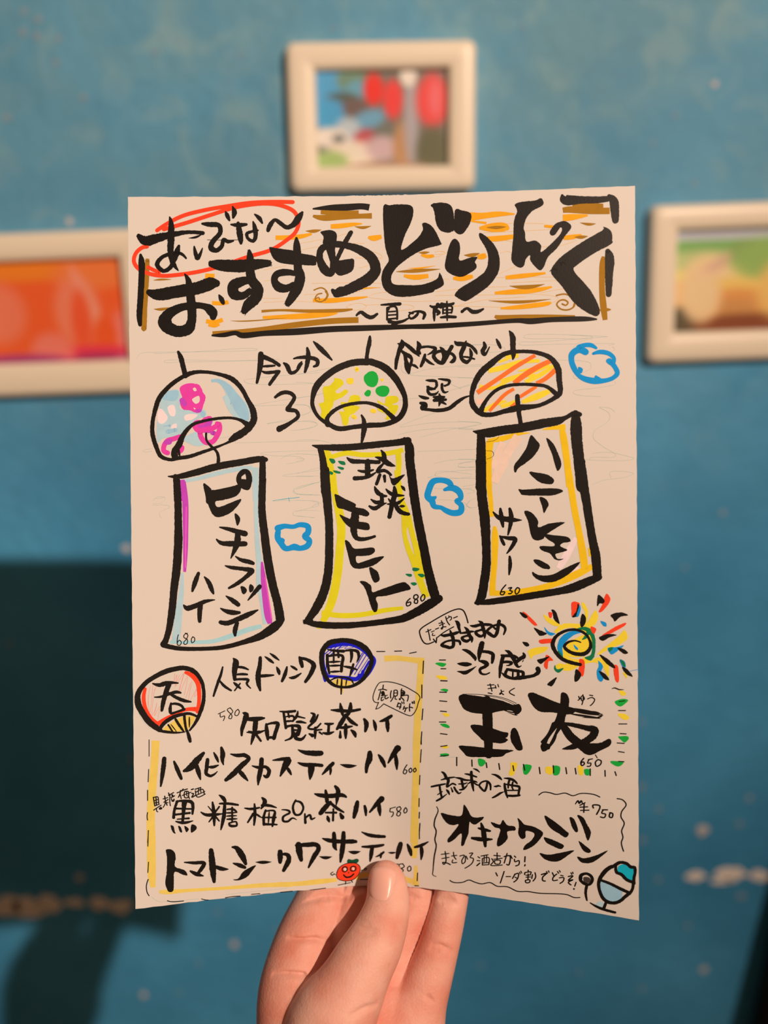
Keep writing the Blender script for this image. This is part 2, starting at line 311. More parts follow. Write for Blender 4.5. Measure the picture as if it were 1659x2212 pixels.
INK = r"""
# heading_lettering | small brush greeting in a red ring above the big heading
@ 260 400 400
Rp36 330,405 420,345 560,275 750,225 950,190 1150,160 1350,150 1545,152
Rp36 390,395 600,335 800,270 1050,195 1300,165 1450,185 1560,240 1598,330 1570,420 1480,500 1350,580 1150,640 900,725 700,775 500,805 380,812 250,790 155,740 122,680 140,610 195,560 240,550
Rp34 250,735 310,765 350,778
Kb40 165,455,40 230,498,88 330,475,80 430,450,60 600,422,34 700,425,34 740,430,36
Kt20 740,435 680,465 610,475
Kb40 442,285,12 455,340,45 455,480,62 452,600,55 475,700,45 520,765,10
Kb40 525,545,25 508,600,52 480,680,40 440,745,40 385,768,36 330,710,42 370,650,35 450,615,32 540,612,28 590,655,16
Kb30 662,548,12 672,600,34 692,655,38 715,620,30 736,565,10
Kb40 735,345,20 800,352,44 885,362,42 895,425,42 830,505,46 812,560,50 860,585,42 910,545,38 925,488,32 965,505,34 1015,500,12
Kb30 942,235,10 958,270,38 978,315,18
Kb30 1005,190,10 1022,245,46 1012,290,22
Kp4 780,490 900,492 1070,490
Kb40 992,352,14 1050,358,38 1130,352,24
Kb40 1055,340,30 1065,400,50 1078,480,50 1082,520,26
Kb30 1202,260,10 1245,295,36 1272,340,16
Kb30 1190,328,14 1205,380,40 1212,460,38 1192,500,32 1145,478,28 1135,435,30 1180,415,24 1235,405,14
Kb40 1325,405,34 1340,365,44 1385,312,32 1440,345,38 1490,378,38 1550,355,50 1600,290,62 1630,245,24
# heading_border | black and brown bars framing the heading
Kb50 182,625,24 190,680,54 192,800,56 182,1000,54 172,1180,50 178,1250,34
Bh44 242,675,40 238,800,42 222,1000,50 212,1285,50
Bt18 295,852 360,846 458,845
Bt26 300,1110 370,1112 452,1095
# heading_lettering | large black brush words of the heading
Kb100 258,960,55 330,980,98 500,955,110 700,920,112 820,880,110 860,880,70
Kb80 578,798,14 608,850,48 630,1000,78 640,1100,80 638,1220,82 610,1285,100 520,1310,100 430,1275,110 400,1225,125 425,1165,100 520,1105,75 640,1078,64 750,1085,58 805,1115,85 830,1150,84 832,1180,60
Kb40 885,985,14 905,1020,44 922,1055,34
Kh100 815,705,60 880,715,95 1050,725,112 1150,718,108 1250,705,86 1330,700,60
Kh80 1155,588,28 1162,640,60 1162,750,78 1180,850,86 1232,930,96 1212,1010,104 1150,1070,96 1110,1130,60
Kh80 1160,852,60 1080,865,86 1012,905,98 1020,975,96 1090,992,70 1160,950,60
# heading_wood_grain | orange marker dashes behind the heading
Om36 762,808 845,812
Om30 760,830 800,832
Om36 822,1055 920,1058 968,1045
Om38 768,1218 850,1225 918,1205
Om34 790,1248 850,1258 885,1240
# heading_lettering | large black brush words of the heading
@ 570 400 400
Kf9 50,565 62,610 95,665 150,695 260,712 345,715 460,718 470,690 485,655 440,630 335,612 255,585 150,570 60,555
Kh80 292,475,24 295,540,62 302,650,72 305,740,74 325,820,90 300,920,96 255,1000,80 215,1060,60
Kb70 290,795 200,780,60 115,800,62 95,850,62 130,910,80 200,925,70 265,890,50
Kf9 508,420 535,460 530,520 560,580 600,700 640,780 690,810 790,770 810,700 800,660 740,665 660,670 640,600 640,560 655,460 640,420 600,403 560,405
Kb30 780,425,40 730,510,44 690,590,40 655,670,34
Kb70 625,690,60 600,790,60 550,760,80 500,650,60 520,570,60 620,530,60 760,545,60 880,590,80 970,660,90 1000,760,96 940,840,104 830,900,96 720,950,84 650,975,64
Kh60 700,945,84 640,960,60 615,940,30
Kf9 1072,190 1075,400 1090,560 1120,665 1100,710 1065,770 1055,850 1080,930 1150,985 1240,1000 1330,990 1500,950 1600,905 1610,860 1575,785 1550,840 1420,890 1250,895 1160,885 1140,830 1165,770 1220,710 1330,630 1450,570 1580,535 1585,510 1520,385 1460,340 1420,345 1425,400 1370,480 1235,580 1260,460 1320,330 1340,230 1310,180 1200,172 1130,180
Kh70 1290,970,60 1420,950,60 1510,940,40
Kf9 1495,180 1525,220 1545,340 1590,410 1660,400 1700,410 1705,300 1680,190 1610,158 1530,165
# heading_border | black and brown bars framing the heading
Km50 438,212,12 600,202,50 750,198,60 880,190,54 945,200,58
Bm40 440,275,20 520,292,50 700,282,54 850,278,44 968,275,50
Bm40 510,240 700,250 850,245
Bm30 -20,1130,24 150,1120,20 400,1128,30 700,1122,30 795,1112,14
Om34 -10,1185,24 150,1182,40 400,1170,50 600,1155,30 660,1145,10
Bt14 -300,1215 -180,1218 220,1188
Bm50 -460,1325,32 -200,1310,40 0,1290,44 300,1250,52 600,1218,52 848,1208,52
Km34 -468,1346,14 -360,1342,40 -250,1325,40 -200,1345,50 0,1328,48 300,1312,60 600,1290,54 900,1280,52 1300,1268,40 1700,1260,34
# heading_wood_grain | orange marker dashes behind the heading
Om40 105,470 200,470,42 330,460,40 430,435,20
Bt30 375,410 450,412 515,400
Om44 600,370,40 680,366 800,352,34 880,345,10
Bt26 815,370 890,380 962,365
Om40 935,465,20 980,475,50 1055,460,34
Bt24 1385,605 1440,605 1485,600
Om36 1410,625,16 1470,638,34 1525,632,24
Ot14 1290,745 1400,742 1540,722
Bt34 1185,775 1350,768 1580,752
Om44 1255,810,24 1350,825,46 1475,812,36
Om38 440,1030,30 560,1035,44 750,1022,36 930,1000,12
Ot14 800,940 900,925 1045,918
Bp12 450,940 520,920 565,955 560,1010 510,1045 460,1025 480,980 520,970 
Bp18 555,950 572,985 545,1030
Bp10 470,1015 490,1005 500,1025
Zp3 430,880 700,875 1100,880
Zp3 340,580 560,540 900,520
Zp3 330,520 600,470 760,430
Zp3 860,740 930,720 1060,640 990,600 900,610
Zp3 820,650 950,655 1060,650
Zp3 0,760 120,735 200,720
Zp3 1180,960 1000,970 940,1000 1060,1020 1300,1040 1659,1030
Zp3 760,1070 880,1060 920,1090 820,1120 740,1090 790,1070
Zp3 900,1075 1100,1070 1330,1080 1345,1100 1150,1130
Zp3 0,860 60,850
Zp3 360,980 500,975
Zp3 -20,1010 100,1015 160,1010
Zp3 0,1050 300,1040 450,1050
Zp3 700,920 860,900 920,930 800,960
Zp3 1480,630 1560,640 1622,605 1560,590
Zp3 1400,860 1500,850 1659,840
# heading_subtitle | small brush words below the heading
Kb26 832,1165,20 870,1138,30 920,1170,36 960,1185,36 1015,1155,24
Kb26 1052,1072,14 1120,1068,24 1220,1064,30
Kb16 1130,1090 1110,1130
Kp18 1105,1100 1105,1205
Kp18 1105,1100 1180,1090 1195,1200
Kp14 1110,1135 1180,1130
Kp14 1110,1165 1185,1160
Kp16 1105,1200 1195,1192
Kb22 1150,1195 1120,1215 1120,1225 1200,1235 1160,1250 
Kb28 1130,1210,20 1160,1230,30 1240,1220,26 1300,1190,14
Kb20 1180,1225 1140,1255
Kb24 1385,1130,20 1370,1165,26 1320,1195,20 1300,1170,16 1330,1140,16 1390,1130,20 1440,1150,30 1430,1195,22
Kb20 1340,1150 1300,1140
Kb22 1490,1080,14 1520,1092,26 1570,1080,22 1545,1110,20 1575,1140,22 1555,1160,20
Kb26 1525,1095 1528,1215
Kb18 1570,1085 1700,1070
@ 940 400 460
# heading_lettering | large black brush words of the heading
Kf9 -20,150 0,230 30,330 70,365 130,360 135,280 110,170 60,137 10,140
Kf9 158,190 150,290 148,350 185,382 225,370 270,300 283,240 265,212 210,198
Kf9 150,418 115,460 90,550 78,640 120,690 200,715 270,685 318,650 322,620 310,600 328,560 270,565 190,585 195,500 185,445
Kf9 350,372 348,410 400,500 415,580 395,660 330,720 200,800 155,850 165,870 215,898 260,895 400,800 470,720 500,650 500,560 470,480 410,410
Kf9 622,150 640,200 615,280 610,400 600,500 598,590 650,640 690,630 705,580 740,545 745,590 810,660 845,640 880,560 950,490 1010,400 1060,330 1040,295 1000,280 940,300 895,360 905,390 935,385 975,330 990,345 960,400 830,520 825,470 780,432 712,438 700,370 690,330 710,260 760,200 840,155 835,110 815,103 780,120 680,130
Kf9 1310,325 1305,350 1150,440 980,560 940,640 905,680 930,720 990,790 1070,900 1150,970 1240,1018 1275,1010 1282,975 1260,910 1210,820 1160,760 1080,665 1110,620 1240,530 1370,460 1380,430 1375,370 1350,340
Kh60 1000,600,90 960,640,80 930,670,60
# heading_border | black and brown bars framing the heading
Kb50 990,80,20 1005,110,70 1150,115,58 1300,112,50 1370,100,40
Kb50 1355,85,30 1390,120,66 1400,200,66 1405,275,50
Bm50 995,195,40 1050,190,50 1200,200,50 1360,200,50
Bm40 1070,160,20 1200,165,50 1310,165,40
Kb60 1345,515,40 1358,560,70 1355,700,62 1352,850,44
Bm44 1310,555,20 1305,600,42 1300,800,44 1312,950,50 1325,1050,36
Bt30 1260,975 1340,970 1372,970
Bm44 465,1020,20 500,1032,40 700,1030,44 900,1030,44 1090,1025,24
Km40 -200,1102,34 0,1098,40 300,1080,36 650,1055,36 740,1060,46 900,1048,40 1180,1042,36 1262,1045,10
# heading_wood_grain | orange marker dashes behind the heading
Om50 275,245,70 360,240,50 500,225,40 620,225,10
Om30 280,280,12 400,295,20
Om40 345,335,20 450,330,70 550,330,60 575,345,14
Bt26 400,330 480,330 555,325
Om40 400,420,40 500,415,44 610,400,34
Om36 850,318,20 920,325,26
Om36 1000,410,34 1080,402,36 1140,385,10
Bt26 1085,405 1140,405 1190,398
Om40 995,255,50 1060,250,50 1190,235,14
Bt22 1130,292 1200,305 1252,300
Bt30 225,545 290,545 348,530
Om40 330,560,30 370,555,46 398,545,34
Om36 140,725,20 210,725,46 295,710,26
Om34 550,720,30 700,705,36 860,685,16
Bt34 580,785 710,795 852,772
Om38 465,840,20 600,832,40 800,815,36 910,792,14
Bt24 418,900 650,910 900,888
Om30 510,960,14 650,950,34 880,922,30 905,915,14
Bp12 945,860 1020,850 1080,890 1085,940 1040,970 980,965 948,930 970,900 1010,895 1035,915 1020,935 990,925
Bp9 1084,920 1070,955 1020,972
Zp3 540,300 620,297 850,300
Zp3 380,370 600,360 900,345
Zp3 700,600 500,690
Zp3 510,530 560,515 600,530
Zp3 480,720 700,715 940,715
Zp3 600,760 1000,740 940,745
Zp3 0,830 300,800 560,790
Zp3 0,860 400,855 800,850 960,880 900,920 700,900
Zp3 140,950 350,900 700,870
Zp3 140,940 500,950 600,950
Zp3 820,840 980,810 1020,810
Zp3 420,400 900,480 1100,430
Zp3 0,520 60,515 80,530 0,540
# heading_subtitle | small brush words below the heading
Kb20 20,930,30 45,950,26
Kb20 -10,945 10,985 40,990
Kb18 50,925,24 95,930,20 145,920,16
Kb18 92,905 95,1055
Kp14 62,950 62,1000
Kp14 62,950 130,945 128,995
Kp12 62,972 128,970
Kp12 62,998 128,992
Kb20 45,1030,16 100,1025,24 160,1028,20
Kb24 210,985,24 250,960,22 290,985,32 330,985,30 375,965,16
# wind_chime_drawing | brush drawing of a round wind chime with pink flowers and pale blue wash
@ 290 730 400
Kb40 395,125,24 420,180,44 440,260,44 460,340,46
Kb40 460,335,50 540,308,36 640,305,30 760,325,32 880,370,44 960,450,40 1020,560,40 1065,650,56 1070,740,60 1010,820,66 900,890,62 860,910,30
Kb30 900,905,40 820,945,20 720,985,26 620,1020,30 500,1060,34 380,1080,34 330,1090,30 240,1060,36 200,980,40 165,860,40 165,760,36 195,620,42 230,530,44 330,420,40 440,345,36
Kb30 365,1060,60 360,1020,56 400,960,60 440,870,44 520,780,32 620,745,26 760,720,26 880,718,24 960,740,30 1030,790,60
Kb20 410,1060,12 395,1010,30
Kb20 645,855,18 650,920,20 690,970,24 740,1020,24 755,1080,30 750,1140,30
Uf9 250,540 300,480 380,470 400,500 370,560 290,560
Sf9 320,470 400,470 420,560 420,640 620,640 640,700 560,730 500,790 440,870 400,880 260,900 210,940 200,800 230,600 250,520
Sf9 420,900 460,880 560,840 580,900 640,950 560,970 480,940
Xf9 300,620 350,600 370,650 360,700 320,690
Xf9 450,700 500,680 570,690 520,730 460,740
Xf9 220,640 260,650 300,720 250,770 210,740
Xf9 340,780 380,770 370,830 330,820
Us20 260,790 320,785
Up50 300,840,40 370,825,36
Uf9 590,680 610,650 640,680 620,715 
Up40 270,525,50 300,510,40
Um60 690,385,24 760,385,34 830,440,60 900,540,90 960,640,110 1010,740,50
Sm60 690,385,26 760,388,36 830,440,70 890,540,110 950,640,150 990,720,110 1015,760,30
Sm60 805,520,30 880,620,90 930,700,60
Pp40 430,450 470,430 540,430 590,470 580,530 520,520 470,470 440,500 
Pf9 415,440 500,410 580,420 610,480 640,530 620,600 600,660 560,672 500,650 440,640 415,600 410,560 430,530 412,480
Vp50 430,560 450,590
Vp40 560,655,30 590,650,30
wf9 525,455 545,445 560,470 540,478
wf9 530,540 580,520 585,570 550,590 520,560
wf9 530,625 550,632 540,640
Pp40 660,720 680,720
Pp46 640,730 600,760 560,760 545,790 580,830 640,820 700,810 760,780 765,820 740,880 700,930 640,935 600,890 590,850
Vf9 530,760 560,735 620,740 700,740 690,790 720,800 680,850 620,845 570,800
Vp40 700,850 720,855
Pp36 740,765 765,770
Pp44 410,885 350,905 300,920 270,960 265,1010 300,1030 
Pp40 350,1020 420,1010 430,980
Vf9 262,930 300,905 340,910 330,950 280,955
# wind_chime_drawing | purple and pale blue edged paper strip hanging from the flowered wind chime
Kb60 305,1240,10 400,1240,44 550,1205,60 750,1150,64 950,1115,60 1130,1085,54 1180,1090,40
Kb60 1150,1080,50 1150,1200,60 1148,1320,60 1145,1460,66
Kb50 370,1240,44 378,1340,52 385,1460,56
Sm40 400,1285,30 560,1262,34 760,1210,40 960,1170,40 1060,1165,44
Sm56 1085,1160,60 1085,1300,56 1090,1460,50
Vm50 432,1270,40 440,1360,50 445,1460,50
# wind_chime_strip_lettering | vertical brush words on the purple and pale blue strip
Kf9 625,1305 680,1350 700,1365 930,1320 960,1330 940,1390 860,1420 720,1440 700,1480 650,1480 640,1400
Kb50 975,1200,50 940,1240,44 945,1290,50 1000,1330,56 1030,1270,56 1010,1200,46 975,1195,40
# slogan_lettering | small brush words between the first two wind chimes
Kb50 1135,145,50 1130,250,50 1115,330,36 1100,400,24
Kb30 1160,170,44 1240,205,34 1300,245,30
Kb20 1150,255,16 1200,252,24 1260,248,16
Kb20 1150,300,16 1180,310,26 1290,300,30
Kb30 1300,300,26 1260,350,34 1215,415,30
Kb30 1340,225,16 1370,250,40 1400,310,34 1440,305,30 1505,230,14
Kb30 1430,185,14 1480,175,26 1560,175,36 1640,200,34 1640,240,34 1610,255,20
Kb40 1550,90,20 1560,150,42 1550,230,40 1530,305,22
Kb26 1500,215 1460,270
# slogan_lettering | brush numeral 3 between the first two wind chimes
Kb30 1265,530,26 1330,490,36 1400,495,34 1435,530,34 1400,600,36 1375,640,40 1450,655,34 1470,700,34 1400,760,34 1300,815,56
# slogan_lettering | small brush words between the first two wind chimes
@ 640 710 400
Kb30 155,115,12 220,180,44 320,280,14
# slogan_lettering | small brush words right of the yellow wind chime
@ 840 720 240
Kb60 190,95,14 200,150,80 150,280,60 115,420,56 105,525,40
Kt30 125,150 160,160 200,180
Kb60 220,140,40 300,200,56 380,270,56 455,340,20
Kb50 200,270,40 250,310,60 320,350,60 345,400,40 330,440,40
Kb60 240,320,50 260,420,60 285,520,90 300,590,40
Kb40 340,380,36 330,470,40 300,520,40
Kb40 330,470,20 380,480,40 435,520,20
Kb60 425,120,16 455,190,76 440,250,60 465,300,40
Kb40 480,210,40 600,200,36 700,230,50 650,280,40 580,320,14
Kb50 540,320,40 520,400,56 480,490,40
Kb40 545,380,30 600,430,44 680,470,12
Kb60 765,205,16 810,260,66 830,340,66 800,440,56
Kb60 940,200,60 900,270,60 860,360,56 800,440,60 730,420,56 670,340,56 700,290,50 780,265,46 870,280,40 960,320,44 985,370,50 950,420,60 915,430,20
Kb50 985,120,20 1020,155,64 1150,160,54 1240,200,44 1300,270,44 1318,310,16
Kb60 1155,115,20 1120,210,70 1080,310,60 1090,380,50 1160,430,60 1220,380,40 1230,300,50 1210,230,20
Kb30 1110,350,24 1200,360,30 1280,385,24
# slogan_lettering | single brush character with a long sweep to the striped wind chime
@ 840 720 240
Kb36 555,700,16 620,705,44 700,715,40 715,780,40 690,820,30
Kb36 570,790,20 600,820,50 690,830,30
Kb36 590,800,40 585,870,44 620,910,44 700,905,36 740,865,14
Kb36 740,680,16 820,690,36 905,710,44 890,760,36 830,780,24
Kb36 795,760,40 800,840,40 830,880,36 885,870,16
Kb30 830,790 870,770
Kb36 450,930,16 520,960,50 590,970,30
Kb70 475,1040,40 540,1070,90 510,1110,90
Kb50 510,1130,40 600,1140,44 750,1150,56 900,1120,60 1020,1030,60 1120,965,40 1200,935,20
Kb40 670,950,30 750,960,60 830,950,30
Kb40 750,900,16 770,980,60 750,1085,16
Kb50 680,1000,50 850,990,40
Kb36 790,1020,50 855,1060,20
# wind_chime_drawing | brush drawing of a yellow wind chime with three green dots
@ 640 710 400
Kb40 660,70,20 655,130,40 640,200,34 630,280,34
Kb50 635,300,60 540,300,60 400,340,60 260,430,60 180,520,60 145,640,36 150,700,36 200,790,30 300,860,40 380,895,44 520,880,40 660,865,46 800,855,44 920,800,50 970,720,50 975,620,44 930,510,56 870,420,64 780,340,64 660,295,60
Kb36 285,855,56 275,810,40 320,750,36 400,700,32 520,670,30 640,665,28 760,705,36 840,770,40 880,810,50
Kb30 585,775,16 605,820,34 610,880,50 600,950,40 585,1030,16
Lm80 340,470,60 400,470,40
Lf9 340,470 400,455 425,490 400,520 350,560 380,580 440,545 465,565 420,610 340,650 330,690 280,770 250,810 220,790 225,730 205,670 250,650 240,530 300,510
Lf9 490,600 560,600 570,650 500,680 570,700 530,750 480,780 460,860 420,860 400,780 385,740 430,740 400,660 460,660
Lf9 730,640 790,670 810,610 900,605 915,650 860,680 915,690 890,760 850,790 830,815 800,810 810,770 730,730 750,700 830,720 800,690 740,670
Yf9 455,450 510,445 505,495 460,490
Yf9 750,450 785,450 770,475
Yp36 540,360 545,370
Yp36 680,735 700,740
Yp36 510,785 525,795
Gf9 670,380 720,400 735,460 710,515 660,520 615,480 610,420
Gf9 770,510 820,520 835,560 805,605 750,605 712,570 720,530
Gf9 640,548 668,560 660,600 630,606 610,580
# wind_chime_drawing | yellow edged paper strip hanging from the yellow wind chime
Kb60 145,1045,10 220,1060,44 360,1065,60 500,1060,60 700,1040,60 900,1020,60 1000,1005,70
Kb70 970,985,30 1010,1050,76 1020,1200,80 1040,1350,76 1055,1460,76
Kb60 215,1070,50 240,1180,60 255,1350,76 262,1460,80
Lm40 250,1090,20 280,1120,60 310,1250,56 340,1460,60
Lm40 320,1150,40 450,1115,44 600,1130,44 800,1120,44 960,1085,44
Lm50 910,1090,50 920,1200,50 915,1330,44 925,1460,30
Df9 295,1165 340,1170 350,1200 320,1208
Df9 375,1185 430,1190 440,1220 400,1215
Df9 370,1235 425,1245 420,1265 390,1258
Df9 330,1270 390,1280 395,1298 350,1292
Df9 295,1275 330,1290 320,1310 300,1300
# wind_chime_strip_lettering | vertical brush words on the yellow edged strip
Kb40 455,1155,12 500,1185,40 600,1190,36 740,1195,36
Kb40 640,1190,50 640,1310,50
Kb26 555,1270,14 620,1280,30 690,1265,16
Kb40 525,1340,40 600,1335,34 660,1320,30 710,1290,14
Kb30 710,1150,10 770,1170,40 830,1210,44 885,1230,10
Kb40 760,1088,10 785,1130,40 790,1200,34
Kb34 780,1210 740,1255 730,1280 790,1270,30 850,1310,20
Kb30 750,1310,30 720,1390,30
Kb30 790,1320,30 795,1370,20
Kf9 830,1290 860,1340 970,1305 940,1350 890,1400 860,1395 840,1340
# wind_chime_drawing | brush drawing of an orange and yellow striped wind chime
@ 990 700 400
Kb40 458,62,12 485,110,48 490,200,48 495,280,40 490,315,14
Kb40 480,250,44 400,275,44 300,350,56 200,440,56 145,540,50 120,650,40 130,720,50 200,800,44 290,812,40 420,780,44 520,755,60 600,745,50 720,730,36 850,670,40 910,620,46 905,500,50 890,390,54 820,300,44 700,255,36 600,245,32 480,250,36
Kb30 200,790,50 240,700,36 330,600,32 430,555,30 560,540,28 700,545,30 790,560,30 880,630,44
Kb30 530,645,40 535,720,44 545,800,40 560,890,36
Ym60 420,290,60 540,280,40
Ym60 270,420,40 400,390,50 560,340,40 730,330,30
Ym50 190,560,40 330,570,30 450,500,40 600,460,40 740,470,20
Ym50 380,510,30 560,460,40 820,370,24
Ym50 600,520,40 760,440,40 870,360,30
Ym50 540,420,14 680,400,30 770,380,20
Ym60 570,700,30 700,650,60 820,600,40
Ym50 230,780,30 330,720,40 430,690,20
Ym36 380,740,30 520,700,50
Ym36 360,340,24 450,310,24
Mm50 170,615,44 350,495,40 520,380,40 690,280,34
Mm50 500,530,44 620,440,50 740,370,46 830,330,40
Mm50 700,530,34 780,490,40 870,410,44
Mm36 550,655,30 620,610,34 700,560,30
Mm36 280,780,28 350,700,34 420,630,34 500,580,30
Mm34 470,745,30 530,700,34
Hm44 160,700 230,690
# wind_chime_drawing | orange edged paper strip hanging from the striped wind chime
Kb60 135,960,10 250,975,80 400,950,80 560,930,80 760,890,80 900,865,70 960,840,40 1040,800,44 1090,810,40
Kb70 1050,800,60 1055,900,100 1060,1020,100 1080,1200,96 1105,1460,96
Kb70 205,990,70 205,1150,84 205,1300,86 195,1460,80
ym46 265,1045,30 400,1025,50 520,990,30 640,975,8
ym40 755,945,10 860,930,34 960,920,50
ym50 920,900,30 940,1000,60 970,1200,60 1000,1460,64
ym50 285,1050,70 275,1150,60 275,1300,50 278,1460,50
Am50 400,1060,60 340,1200,60 310,1300,40
Am50 540,1010,90 460,1120,80 390,1260,90 320,1420,70
# wind_chime_strip_lettering | vertical brush words on the orange edged strip
Kf9 655,995 690,1030 730,1090 680,1180 610,1240 540,1290 515,1330 500,1310 505,1260 550,1200 610,1110 635,1030
Kf9 792,1020 850,1070 890,1150 920,1230 920,1280 890,1315 865,1250 840,1160 810,1090
Kf9 638,1325 700,1330 800,1350 855,1390 850,1425 820,1435 740,1420 670,1370
# slogan_lettering | small brush words right of the yellow wind chime
Kb30 230,165,20 240,200,36 220,240,40 235,275,28 280,205,10
Kb30 342,135,12 365,180,32 380,215,18
# cloud_drawing | blue marker outline of a cloud right of the striped wind chime
Cp60 1080,210,50 1130,190,40 1190,190,40 1235,215,24
Cp60 1140,250,60 1080,230,60 1020,270,56 1015,330,50 1040,400,50 1080,460,40 1130,490,50 1220,510,56 1320,505,40 1390,480,40 1425,440,44 1400,380,44 1355,330,50
Cp50 1210,265,24 1270,250,40 1350,265,40 1395,310,36 1380,350,44 1345,330,44
Cf9 1075,385 1115,400 1105,440 1080,430
Cf9 1230,460 1280,490 1220,500
# scribble_lines | faint green pen scribbles across the menu
@ 290 730 400
Jp1.7 20,185 60,140 200,128 500,125 1000,115 1105,105 1060,93 600,120 180,140
Jp1.7 1300,190 900,205 270,205 265,215 500,215 1100,202
Jp1.7 1659,405 1000,400 985,380 1100,360 1659,310
Jp1.7 1659,510 1080,605 1400,600 1560,610 1590,640 1500,700
Jp1.7 1400,730 1190,768 1350,750 1560,750 1640,770 1600,800 1400,830
Jp1.7 1000,860 750,900 520,935
Jp1.7 1659,920 900,940
Jp1.7 170,990 80,1010 90,1020 160,1015
Jp1.7 1659,1010 1180,1025 1130,1035 1250,1055 1480,1065 1525,1090 1360,1130
Jp1.7 1310,1085 1400,1045 1659,1050
Jp1.7 1659,1185 1330,1235 1600,1240
Jp1.7 1659,1290 1430,1360 1450,1390 1600,1405
Jp1.7 1290,1452 1480,1430
Jp1.7 270,1430 180,1440
@ 640 710 400
Jp1.7 940,330 950,380 1010,410 1300,430 1600,440
Jp1.7 1010,410 1200,360 1659,320
Jp1.7 1100,150 1659,145
Jp1.7 915,640 1100,620 1300,600
Jp1.7 1659,480 1200,600
Jp1.7 1480,540 1300,450 1400,470
Jp1.7 1280,740 930,878 1200,845 1500,835 1659,850 1400,900 1110,972
Jp1.7 915,950 1100,910 1400,890 1659,905
Jp1.7 1090,1100 1659,1080
Jp1.7 1235,1210 1400,1175 1659,1180 1460,1215 1450,1235 1659,1230
Jp1.7 1659,1260 1300,1290 1240,1310 1300,1330 1600,1340
Jp1.7 0,410 370,340
Jp1.7 0,480 150,490 260,520 265,560 0,620
Jp1.7 0,680 100,690 130,740 0,780
Jp1.7 0,835 150,830 190,860 0,910
Jp1.7 0,1000 200,1000 350,1040
Jp1.7 0,1120 190,1130
Jp1.7 0,1160 70,1170 0,1190
Jp1.7 0,1300 220,1240
Jp1.7 0,1320 200,1320
Jp1.7 0,1440 210,1370
@ 990 700 400
Jp1.7 1340,112 800,92 600,100 585,120 900,130 1150,130 1205,115 1000,100
Jp1.7 1340,112 700,160 550,165 545,180 900,180 1400,178 1350,190
Jp1.7 1200,130 1070,170 1030,210
Jp1.7 1380,200 1400,230 1350,250
Jp1.7 880,325 1100,330 1180,350 1190,390 1130,430 1030,465 1040,485 1100,485
Jp1.7 1400,515 1410,535 1250,570 1030,605 1040,625 1280,650
Jp1.7 1400,790 1370,760 1265,745 1350,800 1350,860 1220,960 1210,1020 1300,1100 1410,1170 1400,1190 1180,1200 1180,1220
Jp1.7 1200,1160 1350,1150 1500,1180 1575,1205 1500,1222 1130,1215
Jp1.7 1370,1380 1360,1330 1450,1318 1570,1340 1480,1375 1300,1400 1200,1440
Jp1.7 0,190 390,200 420,230 100,260
Jp1.7 0,385 470,340 460,325 380,325
Jp1.7 0,480 130,485
Jp1.7 0,575 100,540
Jp1.7 0,870 200,890 0,940
Jp1.7 0,940 140,945
Jp1.7 0,1250 150,1215 0,1210
Jp1.7 0,1280 150,1285
Kp3 255,1055 330,1040 365,1010
Kp3 255,1135 310,1145 315,1180 255,1210
# wind_chime_drawing | purple and pale blue edged paper strip hanging from the flowered wind chime
@ 330 1040 360
Kb60 240,-20,64 250,150,70 255,400,76 255,600,84 240,850,84 215,1050,76 190,1300,72 160,1480,62 130,1580,60 110,1620,70
Kb60 1095,-20,72 1088,300,74 1110,500,80 1150,800,84 1200,1050,84 1240,1200,84 1270,1370,90
Kb60 1285,1375,60 1220,1440,90 1080,1535,76 900,1600,50 700,1650,44 500,1665,40 250,1660,44 110,1630,50
Vm50 306,0,44 324,200,60 328,500,52 326,700,46 318,900,28
vm14 335,250 328,600 325,860
Sm50 1025,-10,50 1025,200,40 1040,600,50 1060,800,60 1060,1020,60 1090,1200,50 1120,1420,50
Vm50 1086,800,20 1100,950,50 1122,1150,66 1152,1350,70 1168,1415,44
vm14 1120,950 1150,1150 1185,1370
Sm50 295,910,24 285,1100,50 260,1300,70 240,1500,80 225,1600,80
cm40 170,1600,30 450,1600,36 600,1590,40 800,1530,50 950,1475,50 1085,1440,40
# wind_chime_strip_lettering | vertical brush words on the purple and pale blue strip
Kf9 505,20 580,70 590,85 700,75 850,30 870,40 870,100 820,150 700,185 625,200 650,255 780,210 880,175 840,250 760,320 660,355 600,330 560,250 530,160
Kf9 845,-20 880,60 930,85 965,75 985,0 930,-20
Kf9 815,320 850,335 872,380 845,440 830,410
Kb50 668,455,14 760,475,40 850,500,50 920,520,56
Kb40 840,500,40 845,600,66 820,670,50 778,765,10
Kb50 635,575,14 680,610,40 800,620,56 920,620,50
Kb40 825,745,12 880,780,36 960,800,44 1000,815,34
Kb40 722,838,12 780,855,34 900,870,40 985,890,56 940,940,44 850,1010,40 760,1060,24
Kf9 875,1045 915,1050 938,1085 915,1120 890,1110
Kf9 970,1022 1005,1045 1000,1085 970,1105 958,1065
Kb40 1065,1045,44 1010,1110,38 950,1180,14
Kb40 455,915,34 420,1010,48 395,1090,24
Kb40 515,950,14 555,1000,44 590,1080,40 605,1115,20
Kb40 308,1230,14 340,1260,50 420,1240,50 520,1195,40 618,1178,10
Kb40 475,1230,50 468,1300,50 468,1390,36
Kb40 730,1140,12 790,1180,44 850,1225,46
Kb40 675,1262,12 730,1290,40 800,1305,50 862,1305,30
Kb50 675,1400,40 740,1410,50 850,1370,52 960,1320,50 1045,1280,16
Kb40 840,1410,40 820,1480,48 820,1530,28
# wind_chime_strip_lettering | small price below the words on the purple and pale blue strip
Kp9 255,1525 245,1570 248,1625 270,1630 285,1600 265,1580 245,1605
Kp9 345,1510 315,1525 310,1550 345,1575 340,1615 315,1620 310,1600 335,1570 350,1530 325,1508
